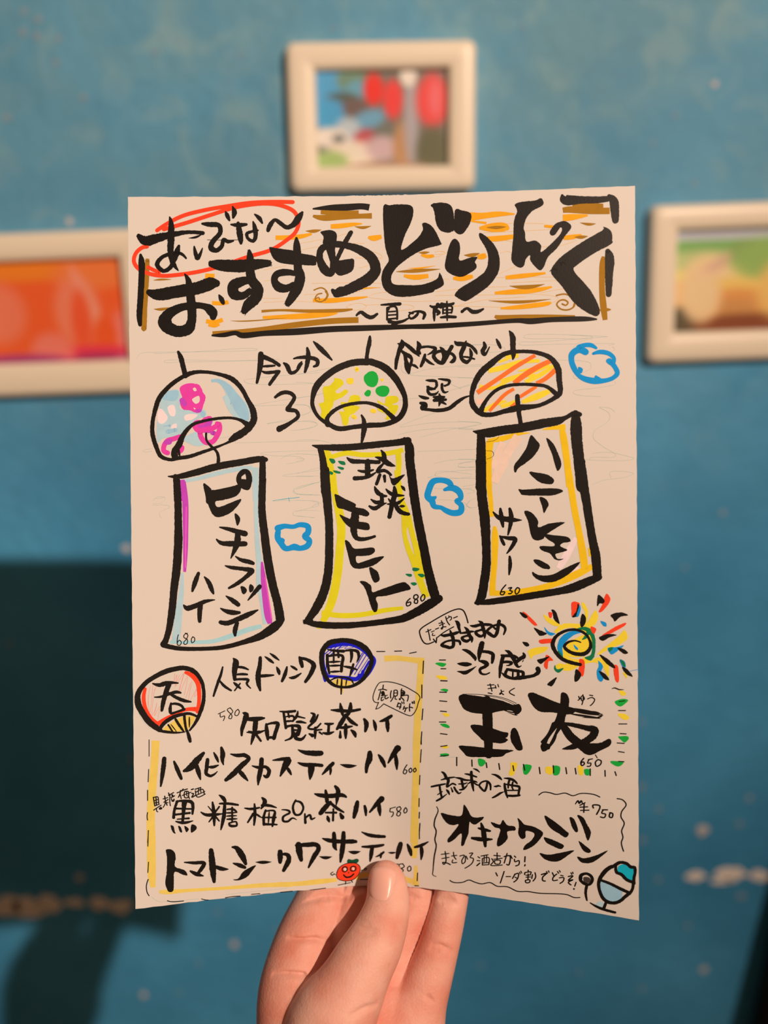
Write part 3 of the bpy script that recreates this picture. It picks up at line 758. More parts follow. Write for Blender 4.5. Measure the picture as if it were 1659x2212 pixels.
Kp9 400,1545 385,1570 390,1605 415,1590 415,1555 395,1548
# cloud_drawing | blue marker outline of a cloud between the left and middle strips
Cp70 1245,465,66 1310,445,50 1400,450,44 1470,430,50 1545,450,56 1545,510,60 1515,545,60 1560,590,56 1540,640,60 1470,665,52 1400,660,50 1320,665,56 1275,610,60 1245,560,60 1248,500,56
Cf9 1280,560 1312,575 1310,605 1290,610
Cf9 1350,650 1400,620 1450,630 1480,660
Cf9 1400,440 1420,465 1360,465
# scribble_lines | faint green pen scribbles across the menu
Jp1.7 0,225 100,205 125,165 60,150 0,190
Jp1.7 0,240 120,235 172,252 70,310 70,345 90,360
Jp1.7 1659,10 1420,70 1400,110 1659,135
Tp4 1195,192 1300,175 1460,157
Tp4 1355,160 1360,200
Jp1.7 1200,195 1500,190 1640,200 1659,215
Jp1.7 1659,225 1600,240 1590,255 1640,245
Jp1.7 1659,290 1400,305 1395,330 1450,345 1620,358
# wind_chime_drawing | yellow edged paper strip hanging from the yellow wind chime
@ 640 1020 380
Kb60 270,-20,84 285,200,84 308,450,76 312,700,76 300,950,80 260,1130,84 190,1280,84 110,1390,60
Kh60 130,1400,70 85,1410,50
Kb60 80,1410,30 200,1435,60 450,1445,60 700,1425,56 850,1405,60 1000,1380,72 1150,1310,84 1280,1230,90 1350,1190,70
Kb60 1085,-20,84 1110,200,84 1150,450,84 1200,700,84 1250,950,86 1290,1100,90 1320,1200,84
Lm60 345,-20,56 365,200,60 410,400,80 425,550,80 410,750,78 390,950,80 340,1200,80 290,1330,70 250,1410,60
Lm20 225,1440,40 208,1475,36
Lm50 240,1325,50 400,1350,50 600,1345,48 850,1300,44 1010,1280,30
Lm50 945,-20,40 965,100,54 990,250,50 1030,400,80 1020,560,44 1050,700,50 1110,850,60 1160,1000,64 1230,1180,64
Lm50 1050,400,60 1100,600,50 1140,750,60 1170,900,70 1190,1010,50
Df9 1100,900 1155,905 1160,920 1130,935 1100,928
Df9 1030,960 1085,960 1090,980 1065,985
Df9 1145,962 1195,958 1210,980 1180,992
Df9 1078,1045 1120,1038 1138,1055 1110,1070
Df9 310,-10 345,0 345,20 320,20
# wind_chime_strip_lettering | vertical brush words on the yellow edged strip
Kb40 740,135,12 760,180,40 800,215,36 850,225,20
Kb34 805,210,34 810,290,40
Kb20 705,255,12 760,285,36 810,270,26
Kb40 690,320,20 740,340,40 800,310,30 850,290,10
Kb36 848,160,14 900,205,36 1015,220,14
Kb44 925,140,24 930,200,50 905,300,44 880,420,40
Kb30 910,300,30 860,300,12
Kb34 870,250,12 900,290,30
Kb30 1020,245,10 960,290,34 925,300,30
Kb34 930,290,40 980,370,44 1060,395,30
Kt30 985,125 1010,150 1028,178
Kt24 970,320 1030,320
Kf9 370,205 460,250 560,300 560,330 640,345 688,385 680,410 650,415 560,390 450,350 390,330 365,240
Kf9 408,398 470,425 560,460 660,475 690,500 680,545 560,530 510,520 460,480 430,440
Kb50 560,370,70 550,460,80 545,560,60 570,620,44 640,630,36 740,605,26
Kf9 460,645 500,660 540,715 600,720 720,710 742,745 700,780 620,790 565,795 575,855 640,840 740,805 828,795 760,860 680,895 580,910 520,880 490,780
Kf9 690,895 760,930 785,990 780,1025 740,1040 710,990
Kf9 600,1030 650,1030 705,1070 720,1130 800,1105 990,1040 1045,1050 1078,1100 1000,1125 850,1165 755,1180 770,1250 760,1310 730,1315 700,1250 670,1150 640,1080
# wind_chime_strip_lettering | small price below the words on the yellow edged strip
Kp12 1075,1190 1040,1230 1045,1260 1075,1250 1080,1225 1050,1230
Kp12 1140,1155 1115,1160 1110,1190 1145,1205 1140,1235 1115,1230 1120,1205 1150,1180 1145,1160
Kp12 1195,1155 1175,1185 1185,1215 1210,1195 1210,1160 1195,1153
# cloud_drawing | blue marker outline of a cloud between the middle and right strips
Cp60 1400,165,30 1480,150,60 1540,190,60 1550,250,46 1510,270,40 1555,310,50 1550,370,60 1480,385,56 1410,360,50 1370,335,40 1300,320,50 1280,270,60 1240,230,60 1250,170,60 1290,90,60 1360,75,50 1440,95,56 1465,140,50
Cf9 1260,235 1320,225 1320,250 1290,265
# scribble_lines | faint green pen scribbles across the menu
Jp1.7 1659,20 1320,0 1310,30 1240,50 1500,60 1659,40
Jp1.7 1659,150 1500,160 1300,150
Jp1.7 1300,260 1500,270 1600,300 1590,360
Jp1.7 1659,340 1610,310 1640,270
Jp1.7 0,155 220,90
Jp1.7 0,205 240,215
Jp1.7 0,265 200,285 215,310 150,330 180,300 240,290
Jp1.7 150,330 0,370
Jp1.7 0,410 170,430
# wind_chime_drawing | orange edged paper strip hanging from the striped wind chime
@ 1000 1000 390
Kb60 165,-20,96 175,300,90 200,500,92 215,750,80 215,950,80 195,1100,80 170,1230,80 140,1280,56
Kb60 120,1285,30 250,1275,56 500,1240,60 750,1200,66 900,1175,66 1000,1150,80 1150,1090,80 1250,1050,60
Kb60 1080,-20,84 1110,200,84 1150,450,76 1190,700,76 1220,850,84 1235,1040,80
ym50 240,-20,50 240,200,50 255,350,44 265,495,40
ym50 290,580,20 295,650,56 290,900,56 275,1100,54 272,1180,60
ym50 245,1195,50 400,1195,50 560,1180,60 750,1140,56 900,1090,60 1050,1020,70 1190,950,50
ym50 955,-20,60 990,200,60 1030,450,60 1070,650,60 1105,850,70 1120,980,60
ym24 1160,780 1170,860
Xm60 1040,690,40 950,850,70 880,970,50
Xm60 1060,960,90 960,1050,40
Am60 370,0,90 290,180,60
# wind_chime_strip_lettering | vertical brush words on the orange edged strip
Kf9 512,240 560,245 700,235 860,235 920,260 840,295 740,300 560,295 530,275
Kf9 705,315 760,330 788,380 770,420 745,460 730,400
Kf9 565,445 630,455 690,530 695,590 800,555 935,545 870,590 770,655 735,700 670,710 630,670 600,540
Kf9 745,655 850,665 960,680 988,720 920,735 895,765 960,800 890,825 850,840 870,880 925,880 890,895 840,880 800,830 730,805 710,765 830,765 840,740 780,700
Kf9 650,890 700,890 790,940 795,975 730,965 670,925
Kf9 640,1000 700,1030 820,1025 960,955 1075,910 1020,980 930,1050 820,1095 720,1085 650,1040
Kb40 278,450,12 330,500,40 430,520,50 540,525,8
Kb40 345,420,20 355,500,44 370,585,20
Kb40 430,420,24 445,500,44 415,660,14
Kb26 340,670,14 365,720,30 380,750,24
Kb36 345,675,14 420,690,36 480,700,40 450,770,34 405,830,12
Kb30 430,860,20 435,930,34 425,1025,14
# wind_chime_strip_lettering | small price below the words on the orange edged strip
Kp12 395,1120 355,1170 345,1205 370,1210 385,1185 355,1185
Kp12 420,1150 450,1145 430,1170 455,1180 440,1200 420,1200
Kp12 500,1145 480,1175 490,1205 515,1185 520,1155 500,1145
# scribble_lines | faint green pen scribbles across the menu
Jp1.7 130,405 60,410 35,385 60,350 120,325
Jp1.7 0,215 100,200 130,190
Jp1.7 0,235 100,255 105,265 40,280
# recommended_lettering | two lines of brush words left of the sun drawing
@ 900 1300 220
Kb50 405,540,30 450,550,46 560,530,50 650,505,50 690,490,30
Kb50 545,462,20 575,540,56 600,620,56 595,720,56 550,745,50 470,725,56 410,705,50 450,660,36 540,630,34 620,628,36 700,645,44 712,690,34
Kb50 628,308,12 670,340,60 695,440,44 715,495,30
Kb50 710,510,24 800,500,40 880,485,40 935,483,20
Kb50 780,410,14 830,460,54 865,550,56 900,600,56 900,655,20
Kb46 860,545,40 790,560,36 740,585,46 760,620,50 820,640,50 870,610,40
Kb50 875,385,16 940,395,50 1050,370,44 1200,372,44 1240,380,20
Kb50 1010,310,14 1060,345,56 1085,430,60 1110,510,56 1110,590,20
Kb46 1080,450,44 1020,465,36 965,490,46 985,530,50 1050,560,46 1100,530,40
Kb50 1345,315,60 1330,400,56 1310,500,56 1270,560,50 1190,520,56 1150,480,46 1200,420,40 1300,375,40 1390,375,44 1445,430,44 1420,530,24
Kb36 1240,400,24 1290,440,36
# recommended_lettering | pen speech bubble with a few thin words, beside the recommended words
@ 900 1300 220
Kp20 838,340 800,210 760,140 700,115 600,135 450,205 250,320 80,430 50,475 80,600 130,670 180,685 280,650
Kp20 275,605 320,665 320,665 330,580
Kp18 345,575 440,500 605,405
Kp17 155,490 235,450
Kp17 185,445 205,530 222,625
Kp15 240,490 290,470
Kp15 265,510 260,545 300,545
Kp18 310,445 360,425
Kp17 365,350 430,335
Kp17 375,385 455,350
Kp17 405,305 430,400 415,445 400,430 425,410 480,405
Kp17 475,240 500,320 540,375
Kp16 490,280 560,240 570,275 545,300
Kp15 525,225 530,245
Kp18 605,262 665,238
# recommended_lettering | two lines of brush words left of the sun drawing
@ 980 1380 200
Kb70 160,190,20 230,210,56 320,270,64 385,345,60 390,380,30
Kb60 70,440,14 150,450,66 250,455,74 310,455,36
Kb60 65,580,10 130,590,40 200,605,70 300,560,50 405,490,10
Kb80 510,80,90 490,160,96 465,260,80 455,370,36
Kb60 520,225,50 620,235,56 700,270,64 705,340,66 690,425,44
Kb60 455,395,20 540,410,70 600,450,80 560,500,60 490,530,56 470,570,50 500,620,40 570,635,30 645,605,24
Kb50 925,205,14 990,235,60 1040,300,70 1090,380,70 1120,450,60 1160,500,40 1215,480,14
Kb60 855,290,30 920,300,50 1000,300,60 1080,310,60 1140,335,44
Kb70 890,310,70 860,420,66 840,540,64 825,690,30
Kb60 870,420,50 960,410,50 1040,430,56 1010,465,36 950,475,16
Kb70 1250,255,30 1265,310,70 1200,350,70 1120,420,60
Kt20 1260,370 1240,400 1235,415
Kb60 960,540,40 1050,560,54 1160,575,50 1250,600,46 1255,650,40
Kb50 965,550,50 935,600,50 930,640,50
Kb50 865,605,12 930,660,60 1050,705,50 1180,695,76 1320,680,60 1450,650,60 1520,590,80 1510,535,86
Kb40 1065,560,30 1060,680,30
Kb40 1155,570,50 1160,680,50
Kb30 1240,610,40 1240,660,40
Kf9 1235,50 1310,75 1355,110 1310,138 1260,100
# sun_drawing | swirl of a sun with coloured rays in yellow, red, blue, green and black
@ 1100 1270 300
Yf9 410,315 460,345 540,390 610,440 580,460 510,440 440,390
Yf9 870,170 905,195 940,270 940,350 925,420 960,370 1025,270 1055,300 1060,360 1030,430 960,480 900,440 905,300 870,220
Yf9 230,745 330,710 460,705 430,760 350,790 290,810 260,850 235,800
Yp80 560,520,40 650,460,60 760,450,50 860,470,70 950,520,80 960,600,110 940,700,90 900,770,70 780,800,60 700,780,60 640,720,60
Yf9 640,720 720,830 860,850 900,820 1000,850 1060,830 1150,850 1190,930 1190,1060 1150,1010 1110,930 1000,890 850,930 720,990 560,960 590,900 690,910 620,850
Yf9 1060,780 1150,700 1290,590 1370,510 1405,540 1410,610 1330,670 1180,740 1070,800
Yf9 700,640 800,600 880,560 950,600 950,720 860,770 740,760 690,700
Ye30 1380,1020,40 1400,1070,20
Cf9 420,465 470,520 550,545 500,570 450,540
Cf9 850,500 700,530 610,600 575,700 590,760 640,830 640,780 640,700 700,620 780,560 870,530
Cf9 770,675 820,720 815,745 785,720
Cf9 1090,395 1155,415 1160,460 1120,450
Cf9 1060,865 1120,930 1100,1000 1125,1080 1100,1120 1060,1090 1045,1000 1070,930
Cf9 1180,715 1290,705 1370,685 1310,740 1230,795 1190,760
Cf9 1320,855 1380,880 1390,950 1350,940
Cp6 1430,1000 1480,985 1550,975
Df9 800,490 880,465 960,480 1010,540 1030,620 1030,740 1010,830 960,865 900,830 980,790 990,650 960,560 930,600 870,620 900,570 920,520 860,500
Cf9 910,840 990,850 970,870
Df9 550,920 570,970 650,955 600,1010 560,1000 535,960
Df9 580,750 620,780 650,850 610,830
Df9 1190,715 1240,710 1220,750 1190,760
Df9 1325,860 1370,880 1390,940 1360,930
Rf9 750,170 830,175 840,210 800,290 750,340 745,270
Kf9 820,190 835,220 810,300 795,345 750,345 800,280
Cf9 835,190 855,240 840,310 820,345 795,340 820,270
Rf9 160,285 210,310 330,430 320,450 290,440 220,370
Rf9 470,290 515,300 505,355 480,350
Rf9 1160,70 1208,130 1180,200 1110,280 1070,285 1110,200
Rf9 980,460 1040,490 1010,550 975,500
Rf9 1100,575 1240,480 1385,415 1375,455 1200,550
Rf9 365,620 510,605 510,650 380,665
Rf9 440,800 480,815 525,865 470,880 455,970 415,930 430,860
Rf9 840,850 900,880 885,1050 820,1020 840,930
Rf9 1250,925 1300,940 1310,1115 1275,1115 1250,1020
Kf9 125,290 170,300 220,340 200,362 160,340
Kf9 505,258 555,280 600,410 590,425 540,380 520,300
Kf9 1070,80 1140,150 1120,185 1080,185 1055,220 1050,170
Kf9 1215,320 1330,290 1420,325 1330,345 1265,400 1245,370
Kf9 870,310 915,350 910,420 870,470 848,430
Kf9 295,475 360,500 450,545 375,572 340,540
Kf9 160,645 215,650 240,680 225,698 190,680
Kf9 335,860 400,840 480,818 400,895 370,905
Kf9 1075,590 1180,550 1285,562 1200,590 1120,632
Kf9 1290,715 1370,730 1420,775 1370,785
Kf9 1080,795 1180,850 1260,930 1255,960 1160,900
Kf9 1070,990 1150,1030 1195,1100 1130,1080
Kf9 1350,940 1420,980 1475,1060 1390,1020
Kf9 568,1065 520,1165 490,1170 458,1145
Kf9 800,970 860,1030 830,1100 790,1120 780,1080
Kb40 855,650,14 790,630,20 700,650,30 660,700,36 720,760,40 820,790,46 910,780,50 970,710,40 960,620,30 900,540,30 800,500,32 680,510,34 560,580,40 520,670,50 560,770,44 640,850,44 740,890,44 850,915,40
# border_dashes | short black dashes with green and yellow dabs around two large brush words
@ 930 1400 460
Kp8 70,92 118,92
Gf9 38,120 60,112 122,120 100,145 70,138
Kp8 82,160 120,160
Yf9 42,215 110,218 130,240 80,245
Kp9 80,253 130,255
Gf9 78,325 110,315 138,325 125,340
Kp8 72,342 125,344
Kp8 72,410 128,415
Kp8 78,490 125,494
Yf9 90,508 130,508 150,520 125,535
Kp8 70,575 120,575
Gf9 75,590 120,590 150,610 140,622 100,612
Kp8 78,665 130,672
Yf9 82,765 130,760 140,778 100,780
Kp8 80,765 130,758
Gf9 75,825 130,820 145,835 100,845
Kp8 78,840 140,835
Kp9 205,850 205,915
Kp9 323,870 325,920
Gf9 372,862 415,868 430,890 405,920 378,912
Kp9 435,893 440,930
Kp9 533,898 540,945
Yf9 625,892 675,895 670,930 645,990 610,985 625,930
Kp9 643,915 650,955
Gf9 725,910 785,912 780,950 750,985 725,975
Kp9 725,905 735,950
Kp9 848,928 855,978
Yf9 900,925 950,930 945,985 900,970
Gf9 960,918 1008,925 1005,975 980,992 955,980
Kp9 957,915 960,970
Kp9 1055,930 1062,978
Kp9 1128,935 1135,980
Yf9 1150,915 1190,930 1185,990 1155,980
Gf9 1198,945 1240,945 1235,990 1205,985
Kp9 1245,940 1245,992
Kp9 1360,952 1362,998
Kp9 1438,962 1448,992
Kb9 1415,316 1435,310 1470,322 1505,323
Yf9 1465,330 1515,340 1520,365 1490,370
Gf9 1440,412 1500,395 1540,405 1520,430 1480,455 1445,435
Kp7 1470,416 1515,410
Kp8 1465,486 1520,486
Yf9 1460,510 1520,515 1550,545 1515,560 1480,540
Kp8 1468,590 1530,590
Kp8 1478,665 1525,668
Gf9 1465,690 1530,685 1545,705 1515,735 1490,720
Kp8 1455,738 1510,742
Kp8 1465,805 1510,812
Gf9 1405,880 1500,885 1490,910 1460,922 1420,905
Kp8 1465,882 1508,884
Jp2 60,845 220,850
# large_name_lettering | two very large dry brush words in the dashed border
Kf9 220,385 250,360 350,370 450,385 560,410 640,440 690,435 710,470 700,500 665,520 640,490 590,485 520,495 450,510 340,505 270,480 240,440
Kp4 250,358 400,362 560,385 670,430
Kp3 420,368 560,395 660,440
Kt10 560,480 640,500 700,500
Kt8 600,500 660,520 680,525
Kb60 440,400,60 445,550,78 450,700,70 455,830,60
Kf9 315,600 380,598 470,620 560,650 605,660 600,690 585,700 605,715 560,740 480,735 420,725 370,680 330,640
Kf9 222,762 300,762 400,772 500,785 645,795 590,820 550,845 430,848 300,845 260,815
Kf9 630,640 655,620 680,650 700,710 718,785 680,795 650,760 625,710
Kf9 760,365 795,345 860,370 980,420 1080,455 1130,475 1110,510 1050,515 950,500 860,495 800,450
Kt26 1080,480 1200,500 1340,525
Kt22 1100,465 1210,490 1345,515
Kt16 1060,505 1180,525 1320,540
Kt14 1180,540 1260,540 1330,550
Kt10 1200,490 1300,500 1348,528
Kt16 1280,545 1320,535 1345,520
Kf9 1020,350 1060,355 1080,400 1075,460 1050,540 1040,590 990,610 950,620 980,540 1010,440
Kt30 980,590,50 940,660,20 880,760,12
Kt24 960,590,30 920,670,20 870,730,20
Kt24 1010,610,34 960,700,16 920,780,20
Kt40 920,700 880,760 880,800
Kt20 990,640 960,720 900,800
Kf9 860,755 900,740 940,760 900,800 870,800
Kb40 1030,585,20 1120,600,34 1210,620,40 1280,640,60 1260,690,60 1180,740,50 1100,770,40 1030,785,8
Kf9 1000,585 1060,600 1120,670 1200,730 1260,740 1330,735 1390,705 1410,730 1390,765 1320,800 1260,830 1210,825 1140,770 1060,700
Kp6 1285,830 1300,855
# large_name_lettering | small reading aid above the left very large brush word
Kp8 445,288 495,285
Kp8 450,315 505,308
Kp8 465,278 480,335
Kp8 450,348 480,355
Kp7 505,290 512,312
Kp7 525,282 532,302
Kp8 550,325 553,350 540,360 545,348 570,362
Kp7 553,338 572,335
Kp8 655,312 615,342 655,368
# large_name_lettering | small reading aid above the right very large brush word
Kp8 1155,375 1160,400 1150,405
Kp8 1165,395 1185,370 1200,395 1180,410 1175,390
Kp8 1188,362 1190,400 1180,440
Kp8 1240,365 1265,370
Kp8 1225,395 1260,385 1280,400 1265,430 1245,448
# large_name_lettering | small price below the two very large brush words
Kp10 1195,858 1172,890 1180,915 1200,900 1190,885 1175,895
Kp9 1235,870 1225,895 1250,895 1245,918 1222,920
Kp9 1230,868 1262,862
Kp10 1305,868 1285,890 1295,920 1325,905 1330,878 1305,868
# liquor_lettering | small brush heading above the wavy framed item
@ 925 1650 220
Kb40 225,130,24 265,160,44 300,230,50 330,260,50 320,320,44 310,370,40 350,350,24 400,320,30 450,340,24
Kb34 215,260,20 300,235,34 430,215,20
Kb34 55,370,30 150,350,36 280,325,26
Kb34 190,370,34 200,440,36 220,530,34
Kb20 155,500,16 230,450,20
Kb34 140,600,30 210,560,34 305,490,12
Kb34 300,420,20 325,450,40 350,500,16
Kb30 375,385,16 400,450,30
Kb34 425,380,30 460,440,34 500,480,30 540,460,14
Kb34 440,220,14 520,235,36 600,260,34 690,265,24
Kb34 545,250,36 560,330,40 570,380,36
Kb26 500,325,20 600,320,26 640,300,10
Kb34 515,420,24 570,410,36 640,345,14
Kb34 600,160,16 680,175,36 790,212,24
Kb44 705,130,44 710,250,48 725,350,44 742,440,20
Kb26 640,330,14 700,290,30
Kb26 720,270,20 780,290,26 800,300,16
Kb24 730,290,20 790,335,26 830,350,20
Kb26 735,75,10 790,95,30 840,135,12
Kb34 965,290,30 950,380,36 920,440,34 860,390,34 835,350,30 870,300,28 960,280,30 1010,330,36 1018,420,24
Kb34 1035,165,12 1110,185,36 1170,225,40 1200,260,16
Kb30 1075,365,14 1110,365,34 1150,355,30 1185,370,12
Kb40 1050,550,24 1110,520,36 1180,475,34 1240,452,10
Kb34 1240,232,16 1330,240,40 1400,270,40 1450,318,24
Kb40 1245,320,30 1260,430,44 1295,550,20
Kb34 1330,240,36 1310,320,34 1305,390,24
Kb34 1260,330,24 1380,350,34 1485,375,40 1480,450,36 1470,510,34
Kb26 1380,300,30 1370,380,26 1390,420,20
Kb26 1290,430,24 1460,430,24
Kb34 1290,515,34 1400,520,40 1490,510,34
@ 930 1670 460
# wavy_border | wavy pen line along the top of the last item
Kp8 845,170 880,148 930,152 980,165 1050,155 1110,175 1170,158 1270,165 1320,186
# wavy_border | wavy pen line down the right of the last item
Kp9 1455,198 1500,210 1525,245 1490,300 1485,340 1510,390 1490,450 1500,500 1488,540 1505,608
# wavy_border | wavy pen line down the left of the last item
Kb10 48,260 60,290 35,360 30,410 45,450 35,520 45,560 30,650 20,760 18,790 45,805
# wavy_border | wavy pen line along the bottom of the last item
Kp8 152,835 180,850 250,850 300,832 350,850 400,862 465,852 520,880 600,885 680,920 760,922 850,935 1060,945 1120,968 1165,968
# gin_lettering | large brush words of the wavy framed item
Kf9 82,310 150,325 240,330 258,255 268,248 295,290 320,335 360,345 415,340 400,365 350,400 320,390 305,380 295,470 275,520 260,560 240,560 242,470 180,520 140,540 135,515 170,470 220,400 170,405 120,380
Kb34 395,390,14 410,440,34 420,500,38 428,568,20
Kb22 375,428,14 420,440,26 465,450,16
Kb24 325,505,20 400,515,34 480,515,12
Kf9 472,380 540,400 565,365 600,405 655,415 660,445 600,455 600,510 560,555 525,570 520,530 545,440 500,420
Kf9 680,350 705,370 735,400 800,415 865,450 875,480 830,540 780,580 725,598 740,560 790,520 810,470 745,450 740,500 710,510 685,470 690,400
Kf9 890,330 950,365 1010,410 1055,450 1078,470 1055,500 1000,470 940,430 910,390
Kt8 1000,420 1050,450 1075,470
Kf9 1085,345 1120,360 1150,440 1135,460 1105,420
Kf9 1145,328 1190,345 1220,400 1250,460 1228,525 1205,470 1180,400
Kf9 885,500 930,510 1000,540 1040,565 1015,592 960,570 905,540
Kf9 853,622 920,635 1010,620 1118,600 1070,640 1000,685 930,685 880,660
Kf9 1155,528 1200,560 1248,600 1235,622 1190,600
Kf9 1145,650 1200,662 1290,640 1380,602 1330,650 1260,695 1200,700 1165,685
# gin_lettering | small price above the words of the wavy framed item
Kb12 1130,240 1150,215 1160,235 1175,215 1185,240
Kp9 1165,250 1205,230
Kp9 1165,265 1225,262
Kp9 1170,290 1235,288
Kp10 1198,240 1195,305
Kp11 1270,270 1265,250 1320,255 1295,320
Kp10 1345,290 1335,310 1365,320 1355,345 1325,340
Kp10 1340,285 1380,285
Kp11 1400,310 1395,340 1415,345 1420,315 1398,308
# small_note_lettering | two lines of thin pen writing below the wavy framed item's words
Kp8 85,632 145,625
Kp8 90,665 145,655
Kp9 115,610 120,690 105,710 95,695 130,700 155,712
Kp8 165,645 205,640
Kp8 180,615 185,650 200,670
Kp8 175,675 170,695 205,695
Kp8 230,645 265,640 245,680 250,705 270,690 275,645 290,670
Kp8 305,625 330,622 310,655 335,665 325,700 270,740
Kp8 370,650 385,660
Kp8 365,680 385,682
Kp10 362,720 385,700
Kp8 395,645 450,635
Kp8 405,665 405,715
Kp8 405,665 455,658 455,712
Kp7 420,645 418,690
Kp7 438,640 438,690
Kp8 408,700 455,695
Kp8 405,715 455,712
Kp8 495,640 545,645
Kp8 520,620 520,670
Kp8 495,670 560,662
Kp8 500,680 545,680 540,705 505,705 500,680
Kp8 478,665 490,690 470,715 560,715
Kp10 575,650 620,645 610,715 595,710
Kp9 598,625 575,700
Kp8 625,640 638,665
Kp9 655,645 665,655
Kp9 655,670 660,690 690,680 690,710 665,722
Kp10 738,650 735,690
Kp10 738,712 735,722
Kp9 510,775 522,800
Kp9 575,765 560,810 545,855
Kp8 590,805 625,805
Kp9 660,785 640,820
Kp9 655,790 685,780 680,820 650,848
Kp8 660,810 680,820
Kp7 695,770 700,785
Kp7 705,762 712,778
Kp9 735,775 735,790
Kp9 735,775 785,770 780,785
Kp9 762,755 762,770
Kp8 745,795 780,792
Kp8 745,810 780,808
Kp9 762,785 760,830
Kp9 740,835 775,832 772,850 745,852 740,835
Kp9 795,790 790,820
Kp9 815,775 820,810 800,840
Kp10 865,790 905,780 875,810 875,835 895,840
Kp8 905,765 912,780
Kp8 920,760 925,772
Kp9 950,775 965,805
Kp9 985,785 955,815 955,835 990,832
Kp8 990,765 1000,780
Kp8 1005,758 1012,770
Kp8 1015,795 1035,800
Kp9 1005,815 1040,815 1035,840 1010,858
Kp10 1075,805 1110,800 1075,835 1110,830 1075,850 1095,870
Kp8 1095,775 1102,788
Kp8 1108,770 1112,782
Kp9 1135,850 1125,880
Kp12 1118,900 1119,903
# shaved_ice_drawing | footed bowl of blue topped shaved ice with a spoon
Kb30 1440,720,24 1390,740,32 1340,790,32 1312,850,26 1320,920,24 1355,985,26 1410,1010,26 1470,1000,26 1520,960,26 1550,935,28
Kb26 1435,720,30 1480,695,24 1530,705,24 1560,730,26 1590,735,26 1595,770,24 1585,820,24 1585,860,26
Kb20 1445,725,20 1450,770,24 1490,790,24 1530,830,24 1585,850,24
Tf9 1465,725 1510,710 1545,735 1580,745 1590,790 1580,840 1530,820 1500,785 1460,770
Tf9 1490,805 1510,815 1505,828
Kb20 1312,828,18 1400,860,22 1480,900,24 1545,930,24
Kb26 1580,860,22 1575,900,22 1550,940,24
Uf9 1320,835 1400,865 1490,915 1480,985 1420,1000 1360,980 1325,920
Sf9 1340,850 1360,880 1345,910 1328,890
Kb20 1370,1005,22 1350,1055,24
Sf9 1310,1000 1350,1010 1330,1045 1290,1030
Kb20 1245,1010,8 1320,1050,20 1440,1085,18
Kb20 1220,870,22 1210,930,20 1220,990,12
Kp30 1170,820 1175,795,26 1215,782,20 1250,800,22 1262,830,24 1240,865,22 1200,860,22 1168,832,22
Nf9 1195,810 1240,815 1245,850 1200,850
# fan_drawing | round hand fan with a red rim and one brush character
@ 280 1380 280
Rp60 720,430,40 800,470,60 870,560,60 890,680,54 890,800,50 870,930,50
Rp60 850,900,60 720,905,44 600,960,44 480,1020,60 360,1090,60
Rp50 200,640,40 180,740,50 200,880,50 270,1010,50 340,1080,60
Kb80 620,378,60 480,410,66 330,480,60 200,570,60 110,700,70 110,830,84 170,950,80 250,1060,80 350,1140,70 400,1170,50
Kb60 620,375,60 720,375,60 830,420,60 920,540,50 948,660,44 945,800,50 900,950,50 850,1060,40 770,1170,24
Kb40 390,1150,44 440,1080,50 560,1000,50 680,965,40 760,955,36 860,990,30
Kb30 370,1175,30 480,1190,36 600,1200,26 710,1190,14
af9 430,1155 520,1080 600,1030 700,990 800,985 840,1010 800,1090 750,1160 700,1180 560,1185
Kb30 495,1100,24 550,1185,24
Kb14 530,1095 600,1185
Kb34 590,1030,34 640,1110,36 690,1180,24
Kb34 700,980,36 710,1080,34 730,1180,30
Kb20 765,1000 765,1130
Kb40 735,1170,30 760,1250,46 775,1310,40
Kb50 295,570,16 380,590,50 460,570,60 540,560,40 620,565,20
Kb40 320,745,16 400,740,30 520,700,40 600,680,44 655,690,24
Kb60 500,590,70 460,700,60 430,820,56 412,915,36
Kb40 500,690,30 600,750,44 700,790,44 785,805,20
Kb40 530,820,20 520,900,44 530,950,36 600,935,30 700,900,36
Kb34 530,835,26 600,830,34 670,860,34 690,900,30
rp4 240,720 235,850 
rp4 270,600 240,760 260,940 290,700 300,560
rp4 320,640 290,980 330,900 350,820 320,985 380,870 360,1040
rp4 580,440 570,540 605,460 580,620
rp4 640,460 590,600 700,430 620,680
rp4 690,450 640,690 740,480 700,720 
rp4 800,540 760,800 860,640 830,740 870,700
rp4 780,560 720,760
rp4 350,560 330,660
Jp3 110,920 150,1020 280,1155
# popular_lettering | brush words between the red fan and the blue fan
Kb40 1192,360,20 1170,450,34 1130,560,38 1075,730,26
Kb36 1150,530,20 1210,600,36 1300,660,24
Kb60 1330,250,20 1360,300,80 1345,400,70 1345,520,40
Kb30 1395,360,30 1450,365,34 1520,392,20
Kb26 1380,455,26 1440,450,34 1505,455,26
Kb30 1350,520,30 1430,515,32 1520,525,36 1500,570,30 1550,632,14
Kb26 1415,570,20 1345,660,20
Kb30 1335,560,20 1370,590,40 1420,635,20
# popular_list_lettering | first brush line of the popular drinks list
Kp11 1135,960 1220,920
Kp11 1160,960 1165,1000 1215,985 1215,1010 1200,1045
Kp11 1290,880 1250,905 1265,930 1310,980 1300,1020 1270,1015 1280,980 1320,930 1290,885
Kp11 1390,900 1355,930 1350,975 1380,980 1405,930 1385,900
Kb60 1450,945,16 1490,970,70 1470,1060,60 1440,1150,50 1435,1235,26
Kb40 1520,1020,36 1600,1010,30 1700,1005,20
Kb40 1600,1030,30 1600,1120,50 1590,1230,40 1555,1350,16
Kb36 1500,1195,14 1580,1195,34 1660,1185,30
# popular_lettering | brush words between the red fan and the blue fan
@ 540 1370 390
Kb36 95,215,30 90,290,40 75,380,48 80,450,44 95,515,20
Kb26 90,385,30 150,380,30 218,375,14
Kb24 138,205,10 180,235,28 215,262,16
Kb24 185,175,10 225,205,26 268,238,10
